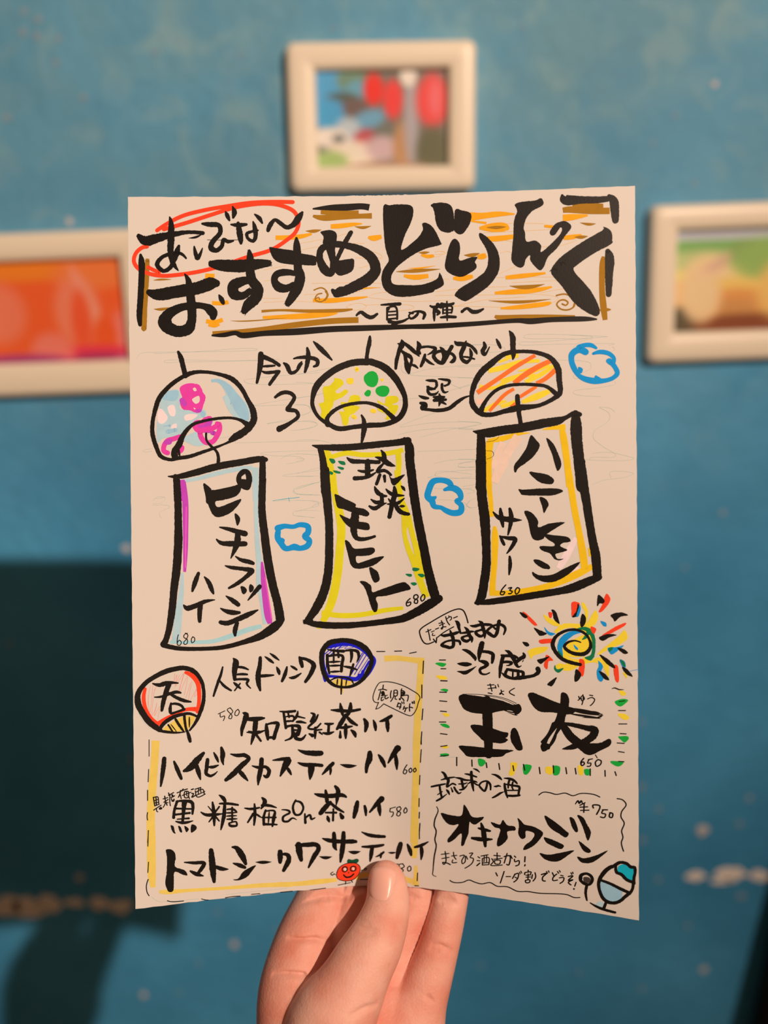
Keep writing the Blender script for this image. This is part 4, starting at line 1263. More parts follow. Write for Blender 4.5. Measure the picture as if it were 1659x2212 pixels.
Kb30 245,300,10 262,335,34 270,365,20
Kb34 340,300,16 325,360,34 295,430,24
Kb24 375,290,10 400,305,24 430,325,18
Kb30 362,398,12 400,398,30 470,358,12
Kb40 455,210,20 470,255,38 480,295,30
Kb40 460,220,30 530,235,30 585,280,44 560,360,40 510,435,28
# fan_drawing | round hand fan with a dark blue rim and one brush character
Kb50 820,60,44 730,80,50 665,160,46 660,260,44 690,380,40 760,460,30 840,485,24 940,475,30 1030,420,36 1090,330,44 1120,240,40 1080,150,50 980,80,50 870,55,44 800,60,40
Ip36 690,130,20 780,95,50 900,85,44 1000,115,44 1070,170,36 1110,220,30
Ip30 1125,200,20 1145,240,30 1110,330,30 1070,390,20
Ip30 665,330,14 680,400,20 690,430,20
Ip30 680,150,24 675,240,20 690,330,24 710,380,30
Ip30 710,385,30 800,390,24 900,405,40 980,410,40 1010,380,40
Ip30 1040,340 1020,400
Ip8 690,180 770,110
Ip8 700,200 800,110
Ip8 740,190 850,100
Ip5 820,130 900,105 870,130 950,120 
Ip8 1050,170 930,370
Ip8 1070,190 960,370
Ip6 1090,220 990,370
Ip8 1035,170 980,260
Ip20 1095,250 1030,360
Ip5 700,260 700,370
Kb26 715,140,12 780,150,24 860,155,30
Kb26 710,190,26 715,280,28 730,360,20
Kb24 720,200,20 850,200,26 845,280,30 840,340,26
Kb20 770,160,20 770,260,16
Kb20 810,160,20 815,210,20
Kb20 720,255 830,250
Kb20 730,290 840,285
Kb20 740,345 830,340
Kb30 880,150,20 940,145,24 990,160,30 1000,210,24 985,250,12
Kb26 930,150,30 935,200,26 925,255,14
Kb24 865,295,14 920,305,26 985,325,14
Kb24 950,275,20 935,330,24 918,385,14
af9 750,450 790,415 880,400 940,430 910,470 840,480
Kb16 730,430,10 790,400,16 870,395,16 930,420,16 950,450,12
Kb14 805,410 800,470
Kb16 845,400,12 840,480,18 838,550,12
Kb12 890,410 880,475
am30 840,490,44 845,545,16
# popular_list_lettering | first brush line of the popular drinks list
Kb36 -40,780,24 50,785,30 130,770,20
Kb36 60,790,30 50,860,40 30,940,36 10,1010,12
Kb36 -10,895,20 60,905,30 130,885,14
Kb30 50,910,26 100,980,20
Kb34 150,825,20 155,890,40 165,965,24
Kb34 150,830,20 210,815,24 255,820,36 235,900,36 220,955,36
Kb26 165,950 230,945
Kb26 275,708,12 340,712,24 415,705,24
Kb24 310,720,24 330,860,26
Kb22 350,720,16 360,760,20 
Kb20 320,760 400,755 400,800
Kb20 320,800 400,795
Kb24 330,850,26 390,835,20
Kb30 440,705,10 430,750,26 390,800,16
Kb26 440,755,20 505,770,12
Kb26 430,805,20 470,805,26 515,815,12
Kb30 390,850,26 395,920,30
Kb28 380,840,20 450,850,36 440,920,36
Kb20 395,880 440,880
Kb30 400,910,40 380,950,24 325,975,14
Kb34 440,900,30 420,950,34 470,965,30 512,925,14
Kb30 560,722,12 590,740,30 560,800,26
Kb26 625,740,16 600,790,24 535,860,20 590,870,20 650,820,16
Kb26 600,860,26 600,900,28 598,955,16
Kb30 545,915,16 575,930,36
Kb24 640,900,20 665,920,12
Kb24 620,880,20 660,875,14
Kb26 690,820,16 730,825,26 765,820,16
Kb26 725,830,26 720,910,26
Kb26 670,905,14 720,912,30 772,895,10
Kb30 745,695,12 820,700,34 920,705,30 1010,690,24
Kb30 830,635,14 840,690,36 855,745,20
Kb36 925,635,24 920,690,40 890,750,30
Kb40 880,740,30 840,810,44 800,870,24
Kb34 890,755,24 930,800,36 985,835,20
Kb24 820,860,16 880,855,30 940,845,14
Kb30 880,830,26 880,900,34 880,955,16
Kb26 830,890,14 830,945,30
Kb30 930,880,16 960,910,38 970,940,20
Kb36 1050,780,24 1070,820,44 1060,890,24
Kb30 1135,790,14 1150,835,34 1155,880,20
Kb34 1195,800,14 1240,785,34 1300,750,28
Kb34 1260,790,34 1265,840,38 1268,890,20
# speech_bubble_drawing | pen speech bubble with a few thin words beside the popular drinks list
@ 800 1460 120
Kp26 400,830 700,980 950,1100 1130,1175 1220,1185 1310,1110 1390,960 1440,780 1485,650 1430,550 1250,430 1050,320 850,240 600,180 400,175 280,200 180,330 110,500 80,640 100,740 160,790 250,790 250,790 200,900 165,990 165,990 270,950 400,830
Kp34 390,270 375,390
Kp32 250,420 370,395 490,425
Kp32 310,440 270,600 235,710
Kf9 320,500 375,440 430,490 430,560 380,600 310,600 340,560
Kp30 335,640 335,740 400,700
Kp26 320,650 390,630
Kp34 440,570 455,680 540,640
Kp26 440,610 510,570
Kp32 630,440 605,560 615,660
Kp32 710,440 700,590
Kp32 710,430 800,430 795,590 700,590
Kp26 715,510 790,505
Kp32 700,610 660,690 610,760
Kp30 750,610 745,680 790,700
Kp32 945,380 920,430
Kp36 920,430 1020,470 1020,540 930,560
Kp60 950,500 1000,510
Kp34 925,440 920,640
Kp32 930,600 1130,580 1130,680 1105,750
Kp34 880,700 930,650 1010,735
Kp50 875,690 890,700
Kp34 840,800 800,920
Kp34 830,820 910,830 880,980
Kp30 800,910 920,930
Kp30 940,770 960,820
Kp30 1000,770 1010,830
Kp34 1020,900 985,1000
Kp34 1000,960 1120,950
Kp34 1070,960 1030,1070
Kp34 1185,830 1170,940 1180,1050
Kp32 1190,930 1270,950
Kp44 1255,780 1265,810
Kp36 1310,750 1315,820
@ 540 1370 390
# popular_list_border | pale yellow marker border with black dashes round the popular drinks list
am60 1235,225,56 1350,220,50 1450,230,46 1560,245,56
am60 1575,215,60 1565,400,60 1545,700,64 1530,1063,68
Kp9 1165,158 1240,158
Kp9 1330,155 1395,153
Kp9 1468,175 1530,162
Kp10 1595,245 1590,360
Kp10 1580,465 1580,585
Kp9 1590,685 1582,785
Kp9 1580,895 1572,1005
@ 600 1590 330
am70 1510,-10,78 1505,300,74 1495,600,74 1485,900,78 1480,1160,80
Kp11 1560,10 1560,90
Kp10 1560,145 1550,285
Kp11 1545,425 1540,525
Kp10 1537,675 1535,765
Kp11 1540,825 1537,890
Kp12 1545,950 1540,1030
@ 600 1770 330
am70 1488,-10,84 1490,200,76 1480,420,60
am60 1500,500,30 1500,720,70
am60 1370,640,50 1500,690,60
am60 840,640,50 960,600,50 1010,620,30
Kp10 1545,40 1540,120 1540,210
Kp11 1520,580 1515,665
Kp11 1488,718 1530,720
Kp10 30,790 160,778
Kp9 385,762 520,745
Kp9 655,712 790,685
Kp9 895,652 1010,650
am60 -10,705,50 200,700,50 450,675,56 640,655,40
@ 300 1590 320
am80 188,50,90 175,300,86 150,600,90 135,900,90 145,1192,90
Kp9 115,40 115,130 115,225
Kp10 110,372 104,512
Kp11 98,605 98,720
Kp11 98,855 92,900 98,940
Kp9 108,1055 98,1192
@ 290 1770 330
am90 178,-10,90 185,300,96 190,600,90 205,740,50
am50 270,785,30 340,788,50 600,770,36 1000,745,36 1400,715,48 1700,708,50
Kp10 153,120 148,290
Kp10 155,462 148,575
Kp11 152,650 132,720 140,790 162,828
Kp10 360,882 400,892 535,885
Kp9 730,862 770,872 805,874
Kp10 990,850 1060,838 1150,832
Kp9 1272,812 1365,805
Kp9 1590,790 1659,785
Jp3 190,840 260,890 350,892 700,862
Jp3 1000,815 1659,748
# popular_list_lettering | second brush line of the popular drinks list
@ 300 1590 320
Kb50 285,252,50 275,350,54 260,460,44 245,560,20
Kb40 395,285,24 430,370,46 475,475,34
Kb60 505,390,30 580,350,74 660,260,70 725,190,34
Kb40 640,300,30 665,390,54 690,485,16
Kb40 770,262,40 760,350,44 755,420,40 800,445,34 840,430,24 880,395,10
Kb30 780,345,20 830,345,36 890,325,16
Kb30 840,185,16 870,240,36 890,290,16
Kb36 925,130,30 940,200,56 935,260,44 948,320,14
Kb40 1028,200,14 1100,215,40 1190,215,46 1230,250,44 1150,330,60 1050,430,60 975,490,40
Kb40 1110,370,30 1160,430,50 1220,498,16
Kb30 1270,332,14 1340,350,36 1420,345,34 1460,390,44 1430,455,40 1400,440,20
Kb40 1375,260,50 1365,370,54 1345,460,50 1335,545,16
Kb40 1500,270,14 1600,258,40 1680,250,40
Kb40 1650,270,50 1620,360,50 1585,445,20
@ 600 1590 330
Kb40 100,250,50 130,265,40 90,330,44 30,430,16
Kb34 90,330,20 120,370,36 145,415,20
Kb44 222,148,12 290,175,44 380,185,60 470,185,56
Kb44 222,288,16 290,310,44 390,310,40 480,318,36
Kb60 365,330,70 360,400,60 350,468,16
Kb36 600,295,40 550,345,44 485,415,16
Kb30 565,330,30 575,370,30 570,415,16
Kt44 675,305 770,325 860,318
Kb60 1000,180,50 995,250,66 970,320,46 962,390,30
Kb40 1095,203,20 1135,260,48 1165,330,26
Kb50 1305,130,70 1260,190,56 1200,290,16
Kb40 1280,200,30 1290,280,44 1295,360,16
Kp11 1405,310 1375,360 1365,400 1385,410 1405,375 1385,365
Kp11 1445,345 1425,370 1440,395 1460,370 1445,345
Kp11 1495,345 1475,365 1485,390 1505,370 1492,345
# popular_list_lettering | small dark brush note above the third line of the popular drinks list
@ 325 1700 130
Kp34 80,280 100,400 120,520
Kp30 85,290 200,270 225,380 230,450
Kp28 100,380 210,340
Kp28 110,440 230,420
Kp34 155,290 165,500
Kp30 120,520 245,470
Kp30 90,635 200,560 295,500
Kp28 165,580 180,670 205,680
Kf9 230,590 290,540 330,600 260,625
Kp34 395,250 420,400 460,500
Kp30 350,325 480,290
Kp30 370,420 490,340
Kp28 420,370 400,470 350,560
Kp26 430,430 490,430
Kp32 500,160 520,230
Kp30 500,230 640,150
Kp30 540,200 535,400 550,515
Kp50 600,220 620,260
Kp34 570,290 665,240
Kp44 600,370 630,390 650,340
Kp32 580,320 600,390
Kp32 830,90 810,200 770,280
Kp30 735,160 880,100
Kp30 820,200 850,320
Kp30 905,50 860,100
Kp32 860,100 1020,50
Kp32 950,120 930,200 950,290 1030,290 1050,240 1050,130 960,120
Kp28 880,230 1120,140
Kp28 1000,110 1000,220 1010,240
Kp30 1050,240 1075,320
Kp36 1130,70 1185,50
Kp34 1140,175 1190,180 1140,280 1250,220
Kp32 1230,60 1390,10
Kp30 1240,100 1290,270 1510,190
Kp30 1260,140 1440,60 1480,180
Kp28 1330,50 1320,180
Kp28 1380,30 1390,140
Kp28 1280,220 1500,120
@ 300 1590 320
# popular_list_lettering | third brush line of the popular drinks list
Kb40 430,730,30 400,820,30 390,910,36
Kb40 420,730,20 530,725,34 595,745,40 600,870,24
Kb40 510,740,60 500,850,40 490,960,30
Kb24 410,810,24 590,815,20
Kb24 395,880,24 570,860,26
Kb24 430,930,14 560,920,24
Kb34 415,955,16 500,970,34 605,948,12
Kf9 355,1000 390,1010 400,1060 412,1092 380,1075
Kf9 440,1005 470,1020 485,1075 460,1070
Kf9 510,1005 560,1040 530,1075
Kf9 590,990 640,1005 645,1040 600,1078 582,1070
Kb40 825,740,20 840,860,44 845,1000,20
Kb30 775,785,10 830,850,20
Kb30 900,790,20 850,860,20
Kb40 695,850,14 750,880,34 830,880,40 930,870,16
Kb30 840,890,30 785,960,14
Kb30 850,890,24 900,950,16
Kb40 900,660,14 950,700,46 970,750,20
Kb34 905,755,20 1000,755,30 1110,770,24
Kb34 960,770,34 955,880,44 930,1000,30 918,1050,12
Kb24 990,820,20 1060,820,26 1095,850,20
Kb20 970,860 1100,855
Kb20 980,895 1095,890
Kb24 985,930 1100,925
Kb22 1045,800,24 1045,960,20
Kb26 1010,975,20 1020,1000,30 1095,1000,24 1090,960,20 1010,975,20
Kb34 1295,760,20 1300,860,36 1290,995,20
Kb34 1185,805,14 1260,815,30 1350,800,20
Kb34 1280,870,30 1220,965,20
Kb24 1310,870 1370,910
Kb40 1380,690,20 1410,730,50 1370,810,20
Kb34 1380,775,30 1450,775,34 1540,800,14
Kb30 1420,830,24 1400,900,30 1400,990,30
Kb30 1420,840,20 1520,840,24 1510,920,40 1495,1010,20
Kb30 1380,910,20 1535,910,20
Kb30 1400,985,30 1545,990,20
Kb20 1460,850 1450,980
@ 600 1590 330
Kb26 45,798,12 120,810,24 130,830,24 60,875,24 60,920,26 110,925,24 160,890,20 205,908,8
Kb26 195,695,20 165,770,26 190,850,26 240,850,24 278,780,24 250,720,26 190,705,20
Kb24 295,845,20 300,940,30
Kb26 300,890,20 350,855,24 365,900,26 405,885,12
Kb34 400,625,14 450,640,40 560,650,50 700,640,44 742,660,24
Kb44 520,590,26 530,650,44 535,710,40
Kb44 625,545,30 655,590,50 645,680,40 635,750,10
Kb50 570,720,40 520,770,56 465,835,50
Kb36 580,730,30 640,780,36 715,825,20
Kb26 520,830,20 635,830,26
Kb30 605,790,20 600,915,26
Kb30 540,870,20 548,900,40 560,930,16
Kb34 680,840,24 700,880,50
Kb50 865,715,40 850,790,56 828,880,36
Kb36 945,760,30 955,810,36 958,860,20
Kb50 1130,680,64 1080,730,50 1000,825,20
Kb40 1100,740,36 1105,800,44 1112,862,16
Kp11 1225,785 1220,820 1255,825 1250,860 1235,875
Kp10 1220,785 1280,770
Kp11 1330,765 1295,780 1300,810 1335,830 1320,865 1295,860 1300,830 1340,790 1325,765
Kp11 1390,775 1370,810 1380,835 1405,815 1400,785 1388,775
# popular_list_lettering | fourth brush line of the popular drinks list
@ 290 1770 330
Kf9 345,330 400,325 440,360 450,420 445,510 545,550 578,605 530,600 440,570 430,680 425,770 390,788 360,765 350,650 355,500 355,400
Kt20 350,600 348,700 360,760
Kb36 545,465,14 640,470,34 760,475,40 740,520,44 680,600,30
Kb34 610,560,20 670,590,44 750,612,14
Kb60 835,335,50 845,450,70 855,560,70 868,675,34
Kb40 880,510,30 950,535,46 1022,540,10
Kb50 1065,300,20 1110,310,50 1170,390,70 1210,480,36
Kb36 1075,475,14 1140,495,44 1200,520,36
Kf9 1075,650 1130,640 1190,560 1320,495 1270,570 1230,620 1160,655 1100,662
Kt36 1315,462 1400,465 1492,460
Kb36 1590,345,40 1590,400,50 1585,465,36
Kb36 1600,380,20 1660,390,30 1680,440,50 1640,520,44 1625,560,24
@ 600 1770 330
Kb36 20,345,40 22,400,50 25,465,36
Kb36 30,380,20 100,380,40 125,410,44 100,480,50 60,555,30
Kb60 225,270,60 235,350,70 255,440,40
Kb60 200,280,30 300,275,50 420,275,50 445,310,50 390,410,50 335,520,20
Kt36 450,400 520,415 590,402
Kb40 487,205,14 550,225,44 700,240,44 800,238,50 848,240,36
Kb44 610,150,40 615,230,50 620,300,44 640,332,14
Kb50 715,145,44 710,250,54 695,370,50 680,460,20
Kt40 765,345 830,358 900,345
Kb40 912,135,12 980,165,36 1060,180,40 1160,185,32
Kb36 918,295,20 1000,295,36 1100,285,36 1148,275,24
Kb50 1025,310,40 1015,380,44 1002,455,14
Kb26 1150,355,24 1110,385,24 1065,405,10
Kb26 1125,370,26 1118,412,20
Kt24 1198,357 1240,362 1290,355
Kb50 1335,265,50 1315,340,54 1295,415,34
Kb44 1410,270,20 1435,330,46 1450,385,26
Kb40 1490,300,24 1560,280,36 1635,242,12
Kb40 1560,300,34 1565,360,40 1558,435,14
Kp11 1250,480 1310,485
Kp11 1360,480 1320,490 1325,520 1365,550 1345,575 1318,565 1330,540 1375,510 1355,480
Kp11 1435,505 1410,525 1420,560 1445,550 1445,515 1430,505
# tomato_drawing | small red tomato with a smiling face, arms and legs
Rf9 640,580 670,520 740,480 830,470 885,500 895,550 860,620 800,660 710,665 650,640
Kp8 640,580 670,520 740,480 830,470 885,500 895,550 860,620 800,660 710,665 650,640 638,600 645,570
gf9 755,470 765,430 810,438 855,425 880,440 865,470 820,480
wp30 730,540 735,545
wp24 818,530 822,540
Kp13 730,512 705,525 702,555 725,568 752,550 750,520 728,512
Kp13 815,508 790,525 795,555 820,560 845,545 845,515 815,508
Kp10 770,575 768,580
Kb16 715,600,14 740,625,18 790,620,18 825,590,14
Kp8 745,630 770,628
Kp10 600,570 575,590 595,605 610,590 625,598
Kp8 905,552 935,545
Kp9 935,545 945,530 965,532 955,548 935,545
Kp11 738,675 735,700
Kp11 798,660 812,682
"""
# ---- ink: every brush, marker and pen stroke as a thin film of pigment on the sheet
COL={'a':((232,185,80),1),'r':((238,130,110),1),'g':((10,70,40),5),'w':((228,196,168),6),'v':((232,84,164),4.95),'y':((240,178,20),2),'c':((185,215,228),1), # sRGB 0-255 , layer
'K':((17,11,8),9),'N':((70,55,45),8),'R':((250,62,28),5),'P':((228,58,138),4),'V':((196,62,158),4.05),'S':((194,208,216),1),'U':((168,196,216),2),
'C':((0,140,192),4),'T':((0,165,170),4),'Y':((243,197,44),2),'L':((222,194,24),3),'G':((20,160,50),4),'D':((10,110,60),5),'O':((238,150,20),3),
'J':((158,172,146),1),'B':((165,105,20),4),'W':((240,240,235),7),'I':((20,20,170),4),'A':((238,190,156),2),'Z':((234,172,98),1),'M':((250,110,40),4),'Q':((140,190,190),1),'H':((250,185,150),1),'X':((250,205,190),1),'E':((240,225,110),1)}

def parse(txt):
    groups=[];cur=None;x0=y0=0;s=1
    for ln in txt.splitlines():
        ln=ln.strip()
        if not ln or ln.startswith('//'): continue
        if ln[0]=='#':
            a=ln[1:].split('|');cur=(a[0].strip(),a[1].strip() if len(a)>1 else '',[]);groups.append(cur);continue
        if ln[0]=='@':
            a=ln[1:].split();x0,y0=float(a[0]),float(a[1]);s=1659/float(a[2]);continue
        a=ln.split();c,st,w=a[0][0],a[0][1],float(a[0][2:])/s
        pts=[]
        for t in a[1:]:
            q=t.split(',');pts.append((x0+float(q[0])/s,y0+float(q[1])/s,float(q[2])/s if len(q)>2 else None))
        cur[2].append((c,st,w,pts))
    return groups

def resample(P):
    """P: (n,3) -> smooth dense curve, centripetal-ish catmull rom; repeated points are corners"""
    segs=[];run=[P[0]]
    for p in P[1:]:
        if abs(p[0]-run[-1][0])<1e-6 and abs(p[1]-run[-1][1])<1e-6:
            segs.append(run);run=[p]
        else: run.append(p)
    segs.append(run);out=[]
    for run in segs:
        if len(run)==1: out.append(list(run));continue
        Q=[run[0]]+list(run)+[run[-1]];o=[]
        for i in range(1,len(Q)-2):
            p0,p1,p2,p3=[np.array(q,float) for q in Q[i-1:i+3]]
            d=math.hypot(*(p2-p1)[:2]);n=max(2,min(14,int(d/2.2)+1))
            if len(run)==2:n=max(3,min(8,int(d/6)+2))
            a=(max(math.hypot(*(p1-p0)[:2]),1e-6))**.5;b=max(d,1e-6)**.5;c=max(math.hypot(*(p3-p2)[:2]),1e-6)**.5
            if a<1e-2:a=b
            if c<1e-2:c=b
            m1=(p2-p1)+b*((p1-p0)/a-(p2-p0)/(a+b));m2=(p2-p1)+b*((p3-p2)/c-(p3-p1)/(b+c))
            if i==1:m1=(p2-p1)*1.0 if len(run)==2 else 1.5*(p2-p1)-.5*m2
            if i==len(Q)-3:m2=(p2-p1)*1.0 if len(run)==2 else 1.5*(p2-p1)-.5*m1
            for k in range(n):
                t=k/n;o.append((2*t**3-3*t*t+1)*p1+(t**3-2*t*t+t)*m1+(-2*t**3+3*t*t)*p2+(t**3-t*t)*m2)
        o.append(np.array(run[-1],float));out.append(o)
    return out
def polys(st,w,pts,rnd):
    """list of convex-ish polygons (quads + discs) in pixel coordinates"""
    n=len(pts)
    if st in 'fF':
        P=[(p[0],p[1],0) for p in pts]
        if st=='F': return [('ngon',[(p[0],p[1]) for p in P])]
        Q=[P[-1]]+P+[P[0],P[1]];o=[]
        for i in range(1,len(Q)-2):
            p0,p1,p2,p3=[np.array(q[:2]) for q in Q[i-1:i+3]]
            d=math.hypot(*(p2-p1));n=max(3,min(14,int(d/2)))
            for k in range(n):
                t=k/n;q=.5*((2*p1)+(-p0+p2)*t+(2*p0-5*p1+4*p2-p3)*t*t+(-p0+3*p1-3*p2+p3)*t**3);j=.45 if d>14 else .18
                o.append((q[0]+(rnd.random()-.5)*j*(2.6 if rnd.random()<.2 else 1),q[1]+(rnd.random()-.5)*j*(2.6 if rnd.random()<.2 else 1)))
        return [('ngon',o)]
    L=[0]
    for i in range(1,n):L.append(L[-1]+math.hypot(pts[i][0]-pts[i-1][0],pts[i][1]-pts[i-1][1]))
    T=max(L[-1],1e-6);P=[]
    for i,p in enumerate(pts):
        t=L[i]/T
        if p[2] is not None: ww=p[2]
        elif st=='b': ww=w*(.6+.4*min(1,t/.15))*(1-.5*max(0,(t-.75)/.25))
        elif st=='t': ww=w*max(.08,math.sin(math.pi*min(1,max(0,t)))**.7)
        elif st=='e': ww=w*(1-.75*t**1.5)
        elif st=='s': ww=w*(1-.75*(1-t)**1.5)
        else: ww=w
        P.append((p[0],p[1],ww))
    if n==2 and st in 'bt':
        a,b=P[0],P[1];P=[a,(a[0]*.7+b[0]*.3,a[1]*.7+b[1]*.3,w if pts[0][2] is None else a[2]*.7+b[2]*.3),(a[0]*.3+b[0]*.7,a[1]*.3+b[1]*.7,w*.92 if pts[0][2] is None else a[2]*.3+b[2]*.7),b]
    out=[];runs=resample(P);last=None
    rough=(.05 if w<12 else .03) if st in 'bh' else 0
    for r,o in enumerate(runs):
        o=[np.array(q) for q in o]
        if len(o)>1:
            X=np.array(o);d=np.gradient(X[:,:2],axis=0);nn=np.hypot(d[:,0],d[:,1])+1e-9
            N=np.stack([-d[:,1]/nn,d[:,0]/nn],1);h=np.maximum(X[:,2],.25)/2
            ja=1+rough*(np.array([rnd.random() for _ in o])*2-1)*1.6;jb=1+rough*(np.array([rnd.random() for _ in o])*2-1)*1.6
            A=X[:,:2]+N*(h*ja)[:,None];Bq=X[:,:2]-N*(h*jb)[:,None]
            out.append(('strip',A,Bq))
        for k,q in ((0,o[0]),(1,o[-1])):
            inner=(k==0 and r>0) or (k==1 and r<len(runs)-1)
            rr=max(q[2],.25)/2
            if st in 'bpets' or inner or st=='h':
                m=6 if rr<1.5 else 10
                if st=='h' and not inner: rr*=.9
                out.append(('ngon',[(q[0]+rr*math.cos(a*2*math.pi/m)*(1+rough*2*(rnd.random()-.5)),q[1]+rr*math.sin(a*2*math.pi/m)*(1+rough*2*(rnd.random()-.5))) for a in range(m)]))
            # worn bristle ends on big blunt strokes
            if st=='h' and not inner and len(o)>2:
                ref=o[1] if k==0 else o[-2];dx,dy=q[0]-ref[0],q[1]-ref[1];l=math.hypot(dx,dy)+1e-9;dx/=l;dy/=l
                for j in range(7):
                    f=(j/6-.5)*1.9*rr*.95;ln=rr*(.35+.8*rnd.random());wd=rr*.09*(1+rnd.random())
                    bx,by=q[0]-dy*f-dx*rr*.3,q[1]+dx*f-dy*rr*.3;ln+=rr*.3
                    out.append(('ngon',[(bx-dy*wd,by+dx*wd),(bx+dx*ln-dy*wd*.6,by+dy*ln+dx*wd*.6),(bx+dx*ln+dy*wd*.4,by+dy*ln-dx*wd*.4),(bx+dy*wd,by-dx*wd)]))
    return out

INKM = {}
def ink_mat(c):
    if c not in INKM:
        col = albedo(COL[c][0])
        dark = c in 'KN'
        INKM[c] = mat('ink_'+NAMES.get(c, 'marker'), col, .42 if dark else .7, .35 if dark else .2, bump=(1500, .12, .0002), var=(260, .35 if dark else .10))
    return INKM[c]
NAMES = {'K': 'black', 'R': 'red', 'P': 'pink', 'V': 'purple', 'C': 'blue', 'Y': 'yellow', 'L': 'lemon', 'G': 'green', 'D': 'dark_green', 'O': 'orange', 'B': 'brown', 'I': 'ultramarine', 'a': 'pale_yellow', 'J': 'thin_green', 'Z': 'thin_orange', 'T': 'turquoise', 'w': 'bare_spot', 'S': 'pale_blue', 'U': 'light_blue'}
def build_ink(txt):
    R = random.Random(3)
    merged = {}
    for (name, label, items) in parse(txt):
        merged.setdefault((name, label), []).extend(items)
    for (name, label), items in merged.items():
        px = []; lay = []; fs = []; mi = []; mats = []; seq = 0
        for (c, st, w, pts) in items:
            if c not in mats: mats.append(c)
            k = mats.index(c); z = COL[c][1]; seq += 1
            zz = z+(seq % 30)*.03
            for p in polys(st, w, pts, R):
                b0 = len(px)
                if p[0] == 'ngon':
                    P = p[1]; tri = tessellate_polygon([[Vector((x, y, 0)) for x, y in P]])
                    px += [tuple(q) for q in P]; lay += [zz]*len(P)
                    for t in tri: fs.append(tuple(b0+i for i in t)); mi.append(k)
                else:
                    A, B = p[1], p[2]; n = len(A)
                    px += [tuple(q) for q in A]+[tuple(q) for q in B]; lay += [zz]*(2*n)
                    for i in range(n-1): fs.append((b0+i, b0+i+1, b0+n+i+1, b0+n+i)); mi.append(k)
        # cut every facet small enough to lie snugly on the bent sheet
        tri = []
        for f, k in zip(fs, mi):
            if len(f) == 3: tri.append((f, k))
            else: tri += [((f[0], f[1], f[2]), k), ((f[0], f[2], f[3]), k)]
        fs = []; mi = []; midc = {}
        while tri:
            f, k = tri.pop(); best = 0
            for i in range(3):
                a, b = f[i], f[(i+1) % 3]; l = math.hypot(px[a][0]-px[b][0], px[a][1]-px[b][1])
                if l > best: best, bi_ = l, i
            cx_ = px[f[0]][0]; cy_ = px[f[0]][1]
            lim = 16 if (abs(cx_-835) > 75 or cy_ < 900) else 5.5
            if best <= lim: fs.append(f); mi.append(k); continue
            a, b, c_ = f[bi_], f[(bi_+1) % 3], f[(bi_+2) % 3]; key = (min(a, b), max(a, b))
            if key not in midc:
                midc[key] = len(px); px.append(((px[a][0]+px[b][0])/2, (px[a][1]+px[b][1])/2)); lay.append(lay[a])
            q = midc[key]; tri += [((a, q, c_), k), ((q, b, c_), k)]
        s, t = unproject(np.array(px)); Nn = sheet_normal(s, t)
        P = sheet(s, t)+Nn*(.00003+np.array(lay)[:, None]*.000012)
        # every facet faces the reader
        V = P; out = []
        for f in fs:
            a, b, c_ = V[f[0]], V[f[1]], V[f[2]]
            n = np.cross(b-a, c_-a); out.append(f if n@FW < 0 else f[::-1])
        o = link(name, P, out, [ink_mat(c) for c in mats], menu, False, mi)
        if label: o['label'] = label
        if name == 'scribble_lines': o['kind'] = 'stuff'
build_ink(INK)

# ------------------------------------------------------------------ the hand (one continuous skin grown from tapered bones)
MM = .001
def chain(L):
    A = np.array(L, float); n = len(A); out = []
    E = np.vstack([2*A[0]-A[1], A, 2*A[-1]-A[-2]])
    for i in range(n-1):
        p0, p1, p2, p3 = E[i:i+4]
        for k in range(3):
            t = k/3; out.append(.5*(2*p1+(p2-p0)*t+(2*p0-5*p1+4*p2-p3)*t*t+(3*p1-p0-3*p2+p3)*t**3))
    out.append(A[-1])
    return [(Q(x, y, d), r*d/FPX) for (x, y, d, r) in out]
thumb = chain([(833, 1891, .4064, 29), (836, 1910, .4060, 37), (838, 1948, .4035, 41), (829, 1990, .399, 48), (808, 2040, .395, 57), (782, 2085, .392, 63), (752, 2145, .389, 73), (715, 2212, .387, 92), (705, 2300, .388, 110)])
index = chain([(706, 1845, .4253, 38), (704, 1900, .4248, 47), (697, 1950, .4221, 56), (668, 2012, .416, 60), (647, 2075, .410, 65), (634, 2145, .404, 72), (643, 2220, .401, 84), (665, 2320, .401, 100)])
middle = chain([(780, 1830, .425, 34), (782, 1900, .4220, 37), (775, 1945, .4198, 38), (752, 2005, .4165, 42), (728, 2065, .416, 48), (712, 2135, .413, 58), (730, 2230, .410, 80)])
ring = chain([(900, 1830, .4255, 33), (899, 1900, .4240, 36), (895, 1945, .4225, 37), (875, 2000, .4205, 38), (850, 2060, .418, 40), (832, 2110, .415, 46), (815, 2200, .411, 80)])
pinky = chain([(980, 1850, .4185, 28), (978, 1910, .4175, 31), (972, 1950, .4165, 33), (959, 2005, .4145, 37), (942, 2065, .412, 41), (924, 2118, .410, 47), (905, 2170, .4085, 55), (885, 2240, .4065, 72)])
palm = chain([(868, 2185, .4095, 56), (858, 2290, .4055, 92), (785, 2400, .397, 122), (755, 2560, .384, 128), (700, 2800, .358, 135), (610, 3200, .318, 155)])
palm2 = chain([(720, 2200, .411, 80), (790, 2250, .4085, 86), (830, 2330, .405, 100)])
def seg_d(P, a, b, ra, rb):
    ba = b-a; t = np.clip(((P-a)@ba)/(ba@ba), 0, 1)
    return np.linalg.norm(P-a-t[:, None]*ba, axis=1)-(ra+(rb-ra)*t)
def smin(a, b, k):
    h = np.clip(.5+.5*(b-a)/k, 0, 1); return b*(1-h)+a*h-k*h*(1-h)
def chain_d(P, ch):
    d = None
    for (a, ra), (b, rb) in zip(ch[:-1], ch[1:]):
        e = seg_d(P, a, b, ra, rb); d = e if d is None else smin(d, e, 2.5*MM)
    return d
